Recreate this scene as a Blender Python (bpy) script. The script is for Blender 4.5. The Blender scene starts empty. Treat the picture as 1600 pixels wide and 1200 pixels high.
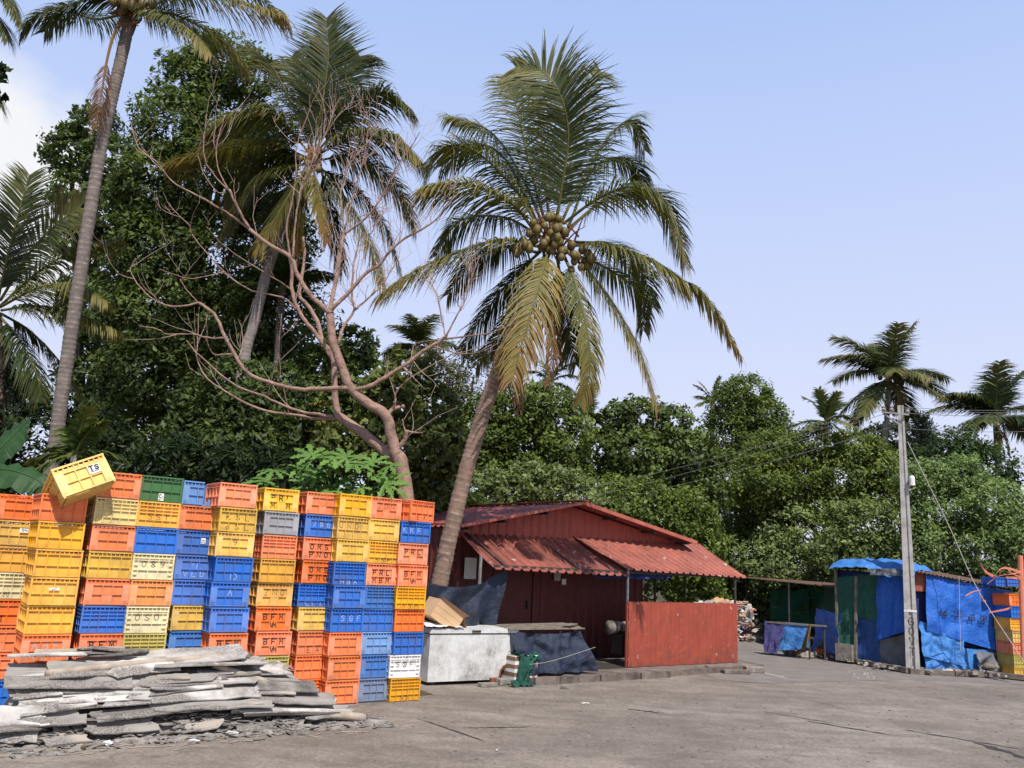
import bpy, math, random
import numpy as np
from mathutils import Vector, Matrix, Quaternion, noise as mnoise
random.seed(11); RNG = np.random.default_rng(7)
SC = bpy.context.scene; COL = SC.collection
R_ = math.radians

# ------------------------------------------------------------------ camera
F, CAMH, PITCH, ROLL = 1300.0, 1.915, 12.05, 2.9
cd = bpy.data.cameras.new("camera"); cam = bpy.data.objects.new("camera", cd); COL.objects.link(cam)
cd.sensor_width = 36; cd.lens = 36 * F / 1600; cd.clip_end = 2000; cd.clip_start = .05
CR = Matrix.Rotation(R_(90 + PITCH), 3, 'X') @ Matrix.Rotation(R_(ROLL), 3, 'Z')
CP = Vector((0, 0, CAMH))
cam.matrix_world = Matrix.Translation(CP) @ CR.to_4x4()
SC.camera = cam

def ray(px, py): return CR @ Vector(((px - 800) / F, -(py - 600) / F, -1))
def G(px, py, z=0.0):                      # point of the photo lying at height z
    d = ray(px, py); t = (z - CAMH) / d.z
    return CP + d * t
def D(px, py, Y):                          # point of the photo lying at distance Y
    d = ray(px, py); return CP + d * (Y / d.y)
def VP(px, py, p, n):                      # point of the photo lying on a plane
    d = ray(px, py); return CP + d * ((p - CP).dot(n) / d.dot(n))
def PX(Y): return Y / F                    # metres per photo pixel at that distance
Z = Vector((0, 0, 1))

# ------------------------------------------------------------------ objects
WORLD = {}
def tag(o, label=None, cat=None, group=None, kind=None):
    if label: o["label"] = label
    if cat: o["category"] = cat
    if group: o["group"] = group
    if kind: o["kind"] = kind
    return o
def empty(name, loc, label, cat, group=None):
    o = bpy.data.objects.new(name, None); COL.objects.link(o); o.location = loc; o.empty_display_size = .2
    WORLD[o.name] = Vector(loc)
    return tag(o, label, cat, group)
def link_mesh(name, me, mats, parent=None, origin=None):
    o = bpy.data.objects.new(name, me); COL.objects.link(o)
    for m in (mats if isinstance(mats, (list, tuple)) else [mats]): me.materials.append(m)
    if parent is not None: o.parent = parent; WORLD[o.name] = WORLD.get(parent.name, Vector())
    else:
        o.location = origin or (0, 0, 0); WORLD[o.name] = Vector(o.location)
    return o

class MB:
    """collects shapes in world coordinates and links them as ONE mesh object"""
    def __init__(s): s.v = []; s.f = []; s.a = []; s.m = []; s.cur = 0.0; s.mi = 0
    def face(s, idx): s.f.append(tuple(idx)); s.a.append(s.cur); s.m.append(s.mi)
    def quad(s, *p):
        n = len(s.v); s.v += [tuple(q) for q in p]; s.face(range(n, n + len(p)))
    def box(s, x0, x1, y0, y1, z0, z1, M=None):
        P = [Vector((x, y, z)) for z in (z0, z1) for y in (y0, y1) for x in (x0, x1)]
        if M is not None: P = [M @ p for p in P]
        n = len(s.v); s.v += [tuple(p) for p in P]
        for q in ((0, 2, 3, 1), (4, 5, 7, 6), (0, 1, 5, 4), (2, 6, 7, 3), (0, 4, 6, 2), (1, 3, 7, 5)): s.face([n + i for i in q])
    def beam(s, a, b, w, h, up=Z):
        a, b = Vector(a), Vector(b); d = b - a; L = d.length; d = d / L
        sx = d.cross(up)
        if sx.length < 1e-3: sx = d.cross(Vector((0, 1, 0)))
        sx.normalize(); u = sx.cross(d)
        M = Matrix((( sx.x, d.x, u.x, a.x), (sx.y, d.y, u.y, a.y), (sx.z, d.z, u.z, a.z), (0, 0, 0, 1)))
        s.box(-w / 2, w / 2, 0, L, -h / 2, h / 2, M)
    def tube(s, pts, rad, n=8, cap=True):
        pts = [Vector(p) for p in pts]; N = len(pts)
        if not hasattr(rad, '__len__'): rad = [rad] * N
        ref = None; base = len(s.v)
        for i, p in enumerate(pts):
            t = (pts[min(i + 1, N - 1)] - pts[max(i - 1, 0)])
            if t.length < 1e-9: t = Z.copy()
            t.normalize()
            if ref is None: ref = t.orthogonal().normalized()
            ref = (ref - t * ref.dot(t)); ref = ref.normalized() if ref.length > 1e-6 else t.orthogonal().normalized()
            b = t.cross(ref)
            for k in range(n):
                a = 2 * math.pi * k / n
                s.v.append(tuple(p + (ref * math.cos(a) + b * math.sin(a)) * rad[i]))
        for i in range(N - 1):
            for k in range(n):
                k2 = (k + 1) % n
                s.face((base + i * n + k, base + i * n + k2, base + (i + 1) * n + k2, base + (i + 1) * n + k))
        if cap:
            s.face([base + k for k in range(n)][::-1]); s.face([base + (N - 1) * n + k for k in range(n)])
    def grid(s, fn, nu, nv):
        b = len(s.v)
        for j in range(nv + 1):
            for i in range(nu + 1): s.v.append(tuple(fn(i / nu, j / nv)))
        for j in range(nv):
            for i in range(nu):
                q = b + j * (nu + 1) + i; s.face((q, q + 1, q + nu + 2, q + nu + 1))
    def blob(s, c, r, n=10, m=7, jit=.12, sq=(1, 1, 1)):
        c = Vector(c); b = len(s.v); off = Vector((random.random() * 50,) * 3)
        for j in range(m + 1):
            th = math.pi * j / m
            for i in range(n):
                ph = 2 * math.pi * i / n
                d = Vector((math.sin(th) * math.cos(ph), math.sin(th) * math.sin(ph), math.cos(th)))
                k = r * (1 + jit * 2 * mnoise.noise(d * 1.7 + off))
                s.v.append(tuple(c + Vector((d.x * sq[0], d.y * sq[1], d.z * sq[2])) * k))
        for j in range(m):
            for i in range(n):
                i2 = (i + 1) % n; s.face((b + j * n + i, b + (j + 1) * n + i, b + (j + 1) * n + i2, b + j * n + i2))
    def build(s, name, mats, parent=None, origin=None, smooth=False, attr=None):
        if parent is not None: off = WORLD.get(parent.name, Vector())
        elif origin is not None: off = Vector(origin)
        else: off = Vector()
        me = bpy.data.meshes.new(name)
        me.from_pydata([(x - off.x, y - off.y, z - off.z) for x, y, z in s.v], [], s.f)
        if attr: me.attributes.new(attr, 'FLOAT', 'FACE').data.foreach_set('value', s.a)
        if smooth: me.polygons.foreach_set('use_smooth', [True] * len(me.polygons))
        if any(s.m): me.polygons.foreach_set('material_index', s.m)
        me.update()
        return link_mesh(name, me, mats, parent, off)

def spline(pts, n):
    """Catmull-Rom through pts"""
    P = [Vector(p) for p in pts]; P = [P[0] * 2 - P[1]] + P + [P[-1] * 2 - P[-2]]
    out = []; segs = len(P) - 3
    for k in range(n + 1):
        u = k / n * segs; i = min(int(u), segs - 1); t = u - i
        a, b, c, d = P[i:i + 4]
        out.append(.5 * ((2 * b) + (c - a) * t + (2 * a - 5 * b + 4 * c - d) * t * t + (3 * b - a - 3 * c + d) * t ** 3))
    return out
def lerp_list(vals, n):
    return [float(np.interp(k / n * (len(vals) - 1), range(len(vals)), vals)) for k in range(n + 1)]

# ------------------------------------------------------------------ materials
class NT:
    def __init__(s, name):
        s.m = bpy.data.materials.new(name); s.m.use_nodes = True; s.t = s.m.node_tree; s.N = s.t.nodes
        s.b = s.N['Principled BSDF']; s.out = s.N['Material Output']
    def n(s, typ, **kw):
        x = s.N.new(typ)
        for k, v in kw.items(): setattr(x, k, v)
        return x
    def l(s, a, b): s.t.links.new(a, b)
    def coord(s, which='Object', scale=None):
        c = s.n('ShaderNodeTexCoord').outputs[which]
        if scale is not None:
            mp = s.n('ShaderNodeMapping'); mp.inputs['Scale'].default_value = scale if hasattr(scale, '__len__') else (scale,) * 3
            s.l(c, mp.inputs[0]); c = mp.outputs[0]
        return c
    def noise(s, vec, scale, detail=4, rough=.6, dist=0):
        x = s.n('ShaderNodeTexNoise'); x.inputs['Scale'].default_value = scale; x.inputs['Detail'].default_value = detail
        x.inputs['Roughness'].default_value = rough; x.inputs['Distortion'].default_value = dist
        if vec is not None: s.l(vec, x.inputs['Vector'])
        return x.outputs['Fac']
    def ramp(s, fac, stops):
        r = s.n('ShaderNodeValToRGB'); e = r.color_ramp.elements
        while len(e) < len(stops): e.new(.5)
        for q, (p, c) in zip(e, stops):
            q.position = p; q.color = (c, c, c, 1) if not hasattr(c, '__len__') else (*c[:3], 1)
        s.l(fac, r.inputs[0]); return r.outputs[0]
    def mix(s, fac, a, b, mode='MIX'):
        x = s.n('ShaderNodeMix', data_type='RGBA', blend_type=mode)
        for sock, v in ((x.inputs[0], fac), (x.inputs[6], a), (x.inputs[7], b)):
            if hasattr(v, 'links') or hasattr(v, 'is_linked'): s.l(v, sock)
            elif hasattr(v, '__len__'): sock.default_value = (*v[:3], 1)
            else: sock.default_value = v
        return x.outputs[2]
    def math(s, op, a, b=0.0):
        x = s.n('ShaderNodeMath', operation=op)
        for sock, v in ((x.inputs[0], a), (x.inputs[1], b)):
            if hasattr(v, 'is_linked'): s.l(v, sock)
            else: sock.default_value = v
        return x.outputs[0]
    def color(s, c): 
        if hasattr(c, 'is_linked'): s.l(c, s.b.inputs['Base Color'])
        else: s.b.inputs['Base Color'].default_value = (*c[:3], 1)
    def set(s, rough=.7, spec=.3, metal=0):
        s.b.inputs['Roughness'].default_value = rough; s.b.inputs['Specular IOR Level'].default_value = spec; s.b.inputs['Metallic'].default_value = metal
        return s
    def bump(s, h, strength=.3, dist=.01):
        x = s.n('ShaderNodeBump'); x.inputs['Strength'].default_value = strength; x.inputs['Distance'].default_value = dist
        s.l(h, x.inputs['Height']); s.l(x.outputs[0], s.b.inputs['Normal']); return s

def mat(name, c1, c2=None, scale=4, rough=.75, spec=.25, bump=0, bscale=40, metal=0, lo=.35, hi=.7, detail=6):
    t = NT(name); t.set(rough, spec, metal)
    if c2 is None: c2 = tuple(x * .7 for x in c1)
    co = t.coord()
    t.color(t.ramp(t.noise(co, scale, detail), [(lo, c1), (hi, c2)]))
    if bump: t.bump(t.noise(co, bscale, 5), bump, .02)
    return t.m

MT = {}
def make_materials():
    # crate plastic: colour per object, sun-faded pilasters, grime and scuffs
    t = NT('crate_plastic'); t.set(.5, .35); oi = t.n('ShaderNodeObjectInfo')
    add = t.n('ShaderNodeVectorMath', operation='ADD'); t.l(t.coord(), add.inputs[0])
    sc = t.n('ShaderNodeVectorMath', operation='SCALE'); sc.inputs[0].default_value = (37, 53, 71); t.l(oi.outputs['Random'], sc.inputs['Scale'])
    t.l(sc.outputs[0], add.inputs[1]); v = add.outputs[0]
    at = t.n('ShaderNodeAttribute', attribute_name='fade').outputs['Fac']
    n1 = t.noise(v, 5, 5)
    fade = t.math('MULTIPLY', at, t.ramp(n1, [(.3, .12), (.7, .5)]))
    hs = t.n('ShaderNodeHueSaturation'); hs.inputs['Saturation'].default_value = .72; hs.inputs['Value'].default_value = 1.15; t.l(oi.outputs['Color'], hs.inputs['Color'])
    pale = t.mix(.06, hs.outputs[0], (.5, .47, .43))
    c = t.mix(fade, oi.outputs['Color'], pale)
    r2 = t.math('FRACT', t.math('MULTIPLY', oi.outputs['Random'], 17.31))
    c = t.mix(t.math('MULTIPLY', t.ramp(r2, [(.5, 0.0), (1.0, .4)]), t.ramp(t.noise(v, 2.2, 4), [(.35, .5), (.6, 1.0)])), c, pale)
    c = t.mix(t.ramp(t.noise(v, 3, 7, .7), [(.44, 0.0), (.74, .5)]), c, (.15, .10, .065))
    mp = t.n('ShaderNodeMapping'); mp.inputs['Scale'].default_value = (16, 16, 1.6); t.l(v, mp.inputs[0])
    c = t.mix(t.ramp(t.noise(mp.outputs[0], 1.3, 6, .7), [(.54, 0.0), (.74, .4)]), c, (.13, .085, .05))
    c = t.mix(t.ramp(t.noise(v, 24, 8, .8), [(.66, 0.0), (.74, .55)]), c, (.7, .66, .6))
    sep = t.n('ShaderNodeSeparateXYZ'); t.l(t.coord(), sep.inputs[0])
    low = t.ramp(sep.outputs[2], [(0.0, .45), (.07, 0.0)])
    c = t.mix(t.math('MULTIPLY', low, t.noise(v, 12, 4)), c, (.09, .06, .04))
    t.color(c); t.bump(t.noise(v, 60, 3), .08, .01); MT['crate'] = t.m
    for k, c in dict(ink=(.02, .018, .02), pencil=(.09, .05, .04), chalk=(.36, .39, .46), paper=(.62, .6, .55)).items():
        t = NT(k + '_mark'); t.set(.8, .1)
        t.color(t.ramp(t.noise(t.coord(), 60, 3), [(.35, c), (.75, tuple(min(1, x * 1.6 + .03) for x in c))])); MT[k] = t.m
        if k != 'paper':
            tr = t.n('ShaderNodeBsdfTransparent'); ms = t.n('ShaderNodeMixShader')
            t.l(t.ramp(t.noise(t.coord('Object'), 33, 6, .8), [(.54, .03), (.68, .6)]), ms.inputs[0]); t.l(t.b.outputs[0], ms.inputs[1]); t.l(tr.outputs[0], ms.inputs[2]); t.l(ms.outputs[0], t.out.inputs[0])
    # yard concrete
    t = NT('yard_concrete'); t.set(.88, .2); co = t.coord()
    n1 = t.noise(co, .35, 8, .65); n2 = t.noise(co, 2.2, 12, .82); n3 = t.noise(co, 26, 8, .85)
    mp = t.n('ShaderNodeMapping'); mp.inputs['Rotation'].default_value = (0, 0, R_(36)); mp.inputs['Scale'].default_value = (.45, 1.7, 1); t.l(co, mp.inputs[0])
    n4 = t.noise(mp.outputs[0], .9, 7, .7, 1.2)
    c = t.ramp(n1, [(.38, (.19, .155, .126)), (.5, (.268, .224, .186)), (.62, (.335, .286, .242))])
    c = t.mix(t.ramp(n2, [(.40, .6), (.58, 0.0)]), c, (.11, .091, .076))
    c = t.mix(t.ramp(n4, [(.38, .45), (.52, 0.0)]), c, (.13, .108, .09))
    c = t.mix(t.ramp(n4, [(.52, 0.0), (.70, .4)]), c, (.37, .325, .28))
    c = t.mix(t.ramp(n3, [(.40, .75), (.53, 0.0)]), c, (.11, .095, .082))
    c = t.mix(t.ramp(t.noise(co, 14, 9, .85), [(.52, 0.0), (.66, .55)]), c, (.40, .36, .325))
    c = t.mix(t.ramp(t.noise(co, 30, 4, .7), [(.66, 0.0), (.73, .6)]), c, (.45, .42, .38))
    vo = t.n('ShaderNodeTexVoronoi', feature='DISTANCE_TO_EDGE'); vo.inputs['Scale'].default_value = .21
    dv = t.n('ShaderNodeVectorMath', operation='ADD'); t.l(co, dv.inputs[0])
    nz = t.n('ShaderNodeTexNoise'); nz.inputs['Scale'].default_value = 1.3; nz.inputs['Detail'].default_value = 5; t.l(co, nz.inputs['Vector'])
    t.l(nz.outputs['Color'], dv.inputs[1]); t.l(dv.outputs[0], vo.inputs['Vector'])
    crack = t.math('MULTIPLY', t.ramp(vo.outputs['Distance'], [(.0, .5), (.004, 0.0)]), t.ramp(n1, [(.5, 0.0), (.6, 1.0)]))
    c = t.mix(t.ramp(t.noise(co, .8, 6, .65, 1.5), [(.60, 0.0), (.68, .55)]), c, (.075, .064, .056))
    c = t.mix(t.ramp(t.noise(co, 45, 5, .8), [(.60, 0.0), (.68, .8)]), c, (.05, .045, .04))
    c = t.mix(t.ramp(t.noise(t.coord(scale=(1, 1, 1)), 38, 5, .8), [(.60, 0.0), (.68, .7)]), c, (.5, .46, .41))
    c = t.mix(crack, c, (.035, .03, .028))
    t.color(c); t.bump(t.math('ADD', n3, t.math('MULTIPLY', n2, 2.0)), .35, .012); MT['yard'] = t.m
    MT['road'] = mat('road_asphalt', (.225, .198, .178), (.165, .145, .13), 2.5, .9, .2, .4, 90)
    MT['kerb'] = mat('kerb_concrete', (.22, .18, .155), (.07, .055, .048), 3.5, .9, .2, .5, 30)
    MT['soil'] = mat('bare_soil', (.10, .075, .05), (.04, .045, .02), 2, .95, .1, .5, 15)
    # painted corrugated metal
    def metal(name, c, dark, drop, wash, mud_shade=0):
        t = NT(name); t.set(.55, .35); co = t.coord()
        n1 = t.noise(co, 1.1, 8, .7); n2 = t.noise(co, 7, 7, .75)
        k = t.mix(t.ramp(n1, [(.35, 0.0), (.68, dark)]), c, tuple(x * .28 + .012 for x in c))
        k = t.mix(t.ramp(n2, [(.5, 0.0), (.75, .5)]), k, tuple(min(1, x * 1.35 + .04) for x in c))
        if drop: k = t.mix(t.ramp(t.noise(t.coord(scale=(1, 1, .5)), 8, 5, .6), [(.66, 0.0), (.69, drop)]), k, (.6, .55, .5))
        if wash:
            n5 = t.noise(t.coord(scale=(9, 9, .7)), 2.2, 6, .7)
            k = t.mix(t.ramp(n5, [(.48, 0.0), (.75, wash)]), k, tuple(x * .4 for x in c))
        if mud_shade:  # low dark band: mud on the panel, painted porch shade on the wall
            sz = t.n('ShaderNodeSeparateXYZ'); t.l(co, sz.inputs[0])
            k = t.mix(t.math('MULTIPLY', t.ramp(sz.outputs[2], [(.0, 1.0), (.38 * (1 if mud_shade == 1 else 2.6), 0.0)]), t.ramp(t.noise(co, 4, 6, .7), [(.42, 0.0 if mud_shade == 1 else .6), (.62, .9)])), k, (.07, .05, .04) if mud_shade == 1 else (.012, .008, .007))
        k = t.mix(t.ramp(t.noise(co, 3.2, 9, .8), [(.57, 0.0), (.70, .6)]), k, (.13, .05, .03))
        t.color(k); t.bump(n2, .2, .015); return t.m
    MT['awn_old'] = metal('awning_metal_old', (.33, .098, .070), .9, .85, .5)
    MT['awn_red'] = metal('awning_metal_red', (.40, .125, .088), .75, .75, .45)
    MT['roof_red'] = metal('roof_metal', (.25, .062, .052), .5, .2, 0)
    MT['wall_red'] = metal('wall_metal', (.125, .019, .013), .5, 0, .6, 1.4)  # near-black lower part is porch shade put into the wall colour
    MT['gable_red'] = metal('gable_metal', (.40, .078, .048), .45, .2, .55)
    MT['panel_red'] = metal('panel_metal', (.34, .064, .036), .45, .75, .65, 1)
    MT['rust'] = mat('rusty_sheet', (.16, .09, .06), (.06, .045, .04), 5, .85, .2, .2, 30)
    MT['fascia'] = mat('fascia_metal', (.45, .13, .09), (.25, .07, .05), 3, .6, .3)
    # asbestos cement
    t = NT('asbestos_cement'); t.set(.92, .12); co = t.coord(); oi = t.n('ShaderNodeObjectInfo')
    n1 = t.noise(co, 2.2, 7, .7); n2 = t.noise(co, 55, 6, .85)
    c = t.mix(t.ramp(n1, [(.40, 0.0), (.60, 1.0)]), oi.outputs['Color'], (.30, .27, .24))
    sp = t.math('MULTIPLY', t.ramp(n2, [(.42, 1.0), (.56, 0.0)]), t.ramp(t.noise(co, 1.6, 4), [(.42, .0), (.58, .85)]))
    c = t.mix(sp, c, (.05, .047, .045)); t.color(c); t.bump(n2, .35, .01); MT['asb'] = t.m
    MT['rubble'] = mat('rubble_dust', (.34, .31, .28), (.10, .09, .08), 7, .95, .1, .7, 40)
    MT['bamboo'] = mat('weathered_pole', (.42, .35, .28), (.22, .18, .14), 6, .8, .2, .3, 30)
    def tarp(name, c, c2, rough=.42, sc=3.0, scuff=.35):
        t = NT(name); t.set(rough, .4); co = t.coord()
        n1 = t.noise(co, sc, 8, .7, .8); n2 = t.noise(co, 13, 6, .7, 1.5)
        k = t.ramp(n1, [(.3, c), (.7, c2)])
        k = t.mix(t.ramp(n2, [(.55, 0.0), (.78, scuff)]), k, tuple(min(1, x * .7 + .2) for x in c))
        t.color(k); t.bump(t.math('ADD', n2, t.math('MULTIPLY', n1, 2.0)), .55, .05); return t.m
    MT['tarp_blue'] = tarp('blue_tarpaulin', (.018, .15, .60), (.010, .085, .42), .42)
    MT['tarp_pale'] = tarp('faded_tarpaulin', (.07, .27, .62), (.02, .13, .45), .45, 5, .7)
    MT['tarp_navy'] = tarp('navy_tarpaulin', (.018, .030, .062), (.010, .015, .03), .55, 2.5, .25)
    MT['tarp_dark'] = tarp('dark_blue_cloth', (.03, .045, .22), (.015, .025, .10), .7, 4, .25)
    MT['cloth_violet'] = tarp('violet_cloth', (.10, .09, .26), (.05, .05, .17), .8, 6, .2)
    MT['net_green'] = tarp('green_sheet', (.018, .115, .078), (.010, .065, .048), .7, 5, .12)
    MT['net_green2'] = tarp('fishing_net_cloth', (.008, .085, .056), (.004, .04, .03), .8, 6, .2)
    MT['tarp_deep'] = tarp('worn_blue_tarpaulin', (.02, .085, .30), (.012, .05, .19), .5, 5, .4)
    MT['grey_plastic'] = tarp('grey_plastic', (.17, .18, .2), (.09, .10, .12), .35, 6, .5)
    t = NT('shade_net'); t.set(.8, .1); t.color((.05, .21, .14)); tr = t.n('ShaderNodeBsdfTransparent'); ms = t.n('ShaderNodeMixShader')
    t.l(t.ramp(t.noise(t.coord(), 2.5, 4), [(.35, .04), (.7, .26)]), ms.inputs[0]); t.l(t.b.outputs[0], ms.inputs[1]); t.l(tr.outputs[0], ms.inputs[2]); t.l(ms.outputs[0], t.out.inputs[0]); MT['shade'] = t.m
    # chest freezer enamel
    t = NT('stained_enamel'); t.set(.5, .4); co = t.coord()
    k = t.ramp(t.noise(co, 1.9, 9, .78), [(.43, (.60, .60, .59)), (.54, (.46, .45, .43)), (.68, (.17, .155, .14))])
    k = t.mix(t.ramp(t.noise(t.coord(scale=(6, 6, .9)), 2, 7, .7), [(.54, 0.0), (.74, .5)]), k, (.22, .16, .12))
    t.color(k); t.bump(t.noise(co, 9, 5), .1, .02); MT['enamel'] = t.m
    MT['white'] = mat('white_plastic_sheet', (.75, .75, .74), (.6, .6, .6), 6, .5, .3, .4, 12)
    MT['steel'] = mat('galvanised_steel', (.33, .33, .33), (.16, .14, .13), 12, .5, .5, metal=.5)
    MT['dark_steel'] = mat('dark_steel', (.06, .05, .045), (.03, .025, .022), 12, .7, .3)
    MT['pole_c'] = mat('pole_concrete', (.46, .44, .425), (.28, .265, .25), 5, .9, .2, .3, 50)
    MT['card'] = mat('cardboard', (.50, .30, .16), (.40, .235, .12), 3, .85, .15, .1, 40)
    MT['board'] = mat('pale_board', (.60, .40, .24), (.50, .32, .18), 3, .8, .15)
    MT['brown'] = mat('brown_tape', (.24, .14, .09), (.17, .10, .06), 6, .7)
    MT['ply'] = mat('old_plywood', (.25, .21, .17), (.11, .09, .07), 8, .85, .2, .3, 30)
    MT['brick'] = mat('red_brick', (.22, .08, .05), (.12, .05, .035), 9, .9, .2, .5, 40)
    MT['jute'] = mat('jute_rope', (.22, .13, .05), (.12, .07, .03), 20, .95, .1, .5, 60)
    MT['coral'] = mat('coral_cloth', (.62, .22, .14), (.5, .16, .10), 8, .8)
    MT['rope'] = mat('pale_rope', (.5, .46, .42), (.35, .32, .3), 20, .85)
    MT['wire'] = mat('aluminium_wire', (.14, .14, .15), (.10, .10, .11), 20, .5, .4)
    MT['porcelain'] = mat('porcelain', (.35, .33, .3), (.25, .2, .18), 10, .4, .5)
    MT['stone'] = mat('cement_block', (.30, .27, .24), (.14, .12, .105), 8, .95, .15, .6, 30)
    MT['dirtywhite'] = mat('dirty_white', (.55, .53, .5), (.35, .3, .27), 9, .8)
    MT['redcloth'] = mat('red_mesh_sack', (.4, .10, .08), (.55, .42, .36), 14, .85)
    MT['glass'] = mat('brown_glass', (.10, .10, .05), (.2, .2, .12), 6, .15, .6)
    # palm bark with leaf-scar rings
    t = NT('palm_bark'); t.set(.9, .15); co = t.coord(); oi = t.n('ShaderNodeObjectInfo')
    at = t.n('ShaderNodeAttribute', attribute_name='fade').outputs['Fac']
    n1 = t.noise(co, 6, 7, .75)
    c = t.mix(t.ramp(n1, [(.35, 0.0), (.7, .7)]), oi.outputs['Color'], (.07, .05, .04))
    c = t.mix(t.math('MULTIPLY', at, t.ramp(t.noise(co, 9, 4), [(.35, .0), (.62, .8)])), c, (.38, .31, .265)); t.color(c)
    t.bump(t.noise(co, 30, 6, .8), .5, .02); MT['palm_bark'] = t.m
    MT['bark'] = mat('tree_bark', (.12, .095, .07), (.05, .04, .03), 6, .95, .1, .6, 20)
    t = NT('bare_tree_bark'); t.set(.85, .2); co = t.coord()
    k = t.ramp(t.noise(co, 5, 8, .7), [(.3, (.44, .30, .24)), (.52, (.32, .20, .155)), (.70, (.13, .08, .06))])
    k = t.mix(t.ramp(t.noise(co, 17, 4, .6), [(.68, 0.0), (.73, .8)]), k, (.03, .02, .02)); t.color(k)
    t.bump(t.math('ADD', t.noise(co, 22, 8, .8), t.math('MULTIPLY', t.noise(co, 7, 4), 1.5)), .9, .035); MT['bare'] = t.m
    MT['twig'] = mat('twig_bark', (.48, .35, .29), (.34, .24, .19), 6, .8, .2)
    # leaves: tint per object, shade per leaf
    def leafmat(name, dead, trans=.3, rough=.5, spec=.22):
        t = NT(name); t.set(rough, spec); oi = t.n('ShaderNodeObjectInfo')
        at = t.n('ShaderNodeAttribute', attribute_name='shade').outputs['Fac']
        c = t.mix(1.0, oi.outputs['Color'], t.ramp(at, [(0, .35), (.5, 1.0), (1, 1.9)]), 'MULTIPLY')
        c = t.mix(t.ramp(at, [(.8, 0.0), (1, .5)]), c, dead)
        t.color(c); tr = t.n('ShaderNodeBsdfTranslucent'); t.l(t.mix(1.0, c, (1.25, 1.35, .6), 'MULTIPLY'), tr.inputs[0])
        ms = t.n('ShaderNodeMixShader'); ms.inputs[0].default_value = trans
        t.l(t.b.outputs[0], ms.inputs[1]); t.l(tr.outputs[0], ms.inputs[2]); t.l(ms.outputs[0], t.out.inputs[0]); return t.m
    MT['leaf'] = leafmat('tree_leaf', (.16, .17, .03))
    t = NT('palm_leaf'); t.set(.55, .25); oi = t.n('ShaderNodeObjectInfo')
    at = t.n('ShaderNodeAttribute', attribute_name='shade').outputs['Fac']
    c = t.ramp(at, [(0, (.022, .042, .014)), (.3, (.075, .092, .028)), (.5, (.175, .160, .048)), (.68, (.28, .21, .055)), (.82, (.27, .15, .065)), (1, (.13, .065, .04))])
    c = t.mix(1.0, c, oi.outputs['Color'], 'MULTIPLY')
    t.color(c); tr = t.n('ShaderNodeBsdfTranslucent'); t.l(t.mix(1.0, c, (1.2, 1.2, .6), 'MULTIPLY'), tr.inputs[0])
    ms = t.n('ShaderNodeMixShader'); ms.inputs[0].default_value = .28
    t.l(t.b.outputs[0], ms.inputs[1]); t.l(tr.outputs[0], ms.inputs[2]); t.l(ms.outputs[0], t.out.inputs[0]); MT['palm'] = t.m
    MT['coconut'] = mat('coconut_husk', (.15, .12, .03), (.09, .055, .018), 7, .55, .35)
    MT['husk'] = mat('palm_fibre', (.25, .12, .055), (.12, .06, .03), 12, .95, .1, .5, 40)
    MT['petiole'] = mat('petiole', (.16, .16, .05), (.10, .09, .03), 6, .6)
    MT['blue_paint'] = mat('blue_paint', (.04, .13, .42), (.03, .09, .3), 5, .6)
    MT['orange_paint'] = mat('orange_paint', (.5, .26, .05), (.4, .2, .04), 5, .6)
make_materials()

# ------------------------------------------------------------------ light and sky
SUN_AZ, SUN_EL = 160.0, 54.0               # clockwise from the view direction
ts = Vector((math.sin(R_(SUN_AZ)) * math.cos(R_(SUN_EL)), math.cos(R_(SUN_AZ)) * math.cos(R_(SUN_EL)), math.sin(R_(SUN_EL))))
ld = bpy.data.lights.new('sun', 'SUN'); ld.energy = 5.6; ld.angle = R_(.5); ld.color = (1, .95, .87)
lo = bpy.data.objects.new('sun', ld); COL.objects.link(lo); lo.location = ts * 50; lo.rotation_euler = (-ts).to_track_quat('-Z', 'Y').to_euler()
w = bpy.data.worlds.new('World'); SC.world = w; w.use_nodes = True; wn = w.node_tree
bg = wn.nodes['Background']; bg.inputs[1].default_value = .1
sky = wn.nodes.new('ShaderNodeTexSky'); sky.sky_type = 'NISHITA'; sky.sun_disc = False
sky.sun_elevation = R_(SUN_EL); sky.sun_rotation = R_(SUN_AZ); sky.air_density = 1.0; sky.dust_density = 1.2; sky.ozone_density = 1.5
def wmix(fac, a, b, mode='MIX'):
    x = wn.nodes.new('ShaderNodeMix'); x.data_type = 'RGBA'; x.blend_type = mode
    for s, v in ((x.inputs[0], fac), (x.inputs[6], a), (x.inputs[7], b)):
        if hasattr(v, 'is_linked'): wn.links.new(v, s)
        elif hasattr(v, '__len__'): s.default_value = (*v, 1)
        else: s.default_value = v
    return x.outputs[2]
def wramp(fac, stops):
    r = wn.nodes.new('ShaderNodeValToRGB'); e = r.color_ramp.elements
    while len(e) < len(stops): e.new(.5)
    for q, (p, c) in zip(e, stops): q.position = p; q.color = (c, c, c, 1) if not hasattr(c, '__len__') else (*c, 1)
    wn.links.new(fac, r.inputs[0]); return r.outputs[0]
tc = wn.nodes.new('ShaderNodeTexCoord').outputs['Generated']
sp = wn.nodes.new('ShaderNodeSeparateXYZ'); wn.links.new(tc, sp.inputs[0])
skyc = wmix(.88, sky.outputs[0], wramp(sp.outputs[2], [(0, (8.5, 8.6, 10.5)), (.15, (7.8, 8.3, 10.6)), (.45, (5.8, 7.05, 10.5)), (.62, (4.5, 6.1, 10.1)), (.8, (1.3, 2.3, 4.6)), (1, (.8, 1.5, 3.4))]))
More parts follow.
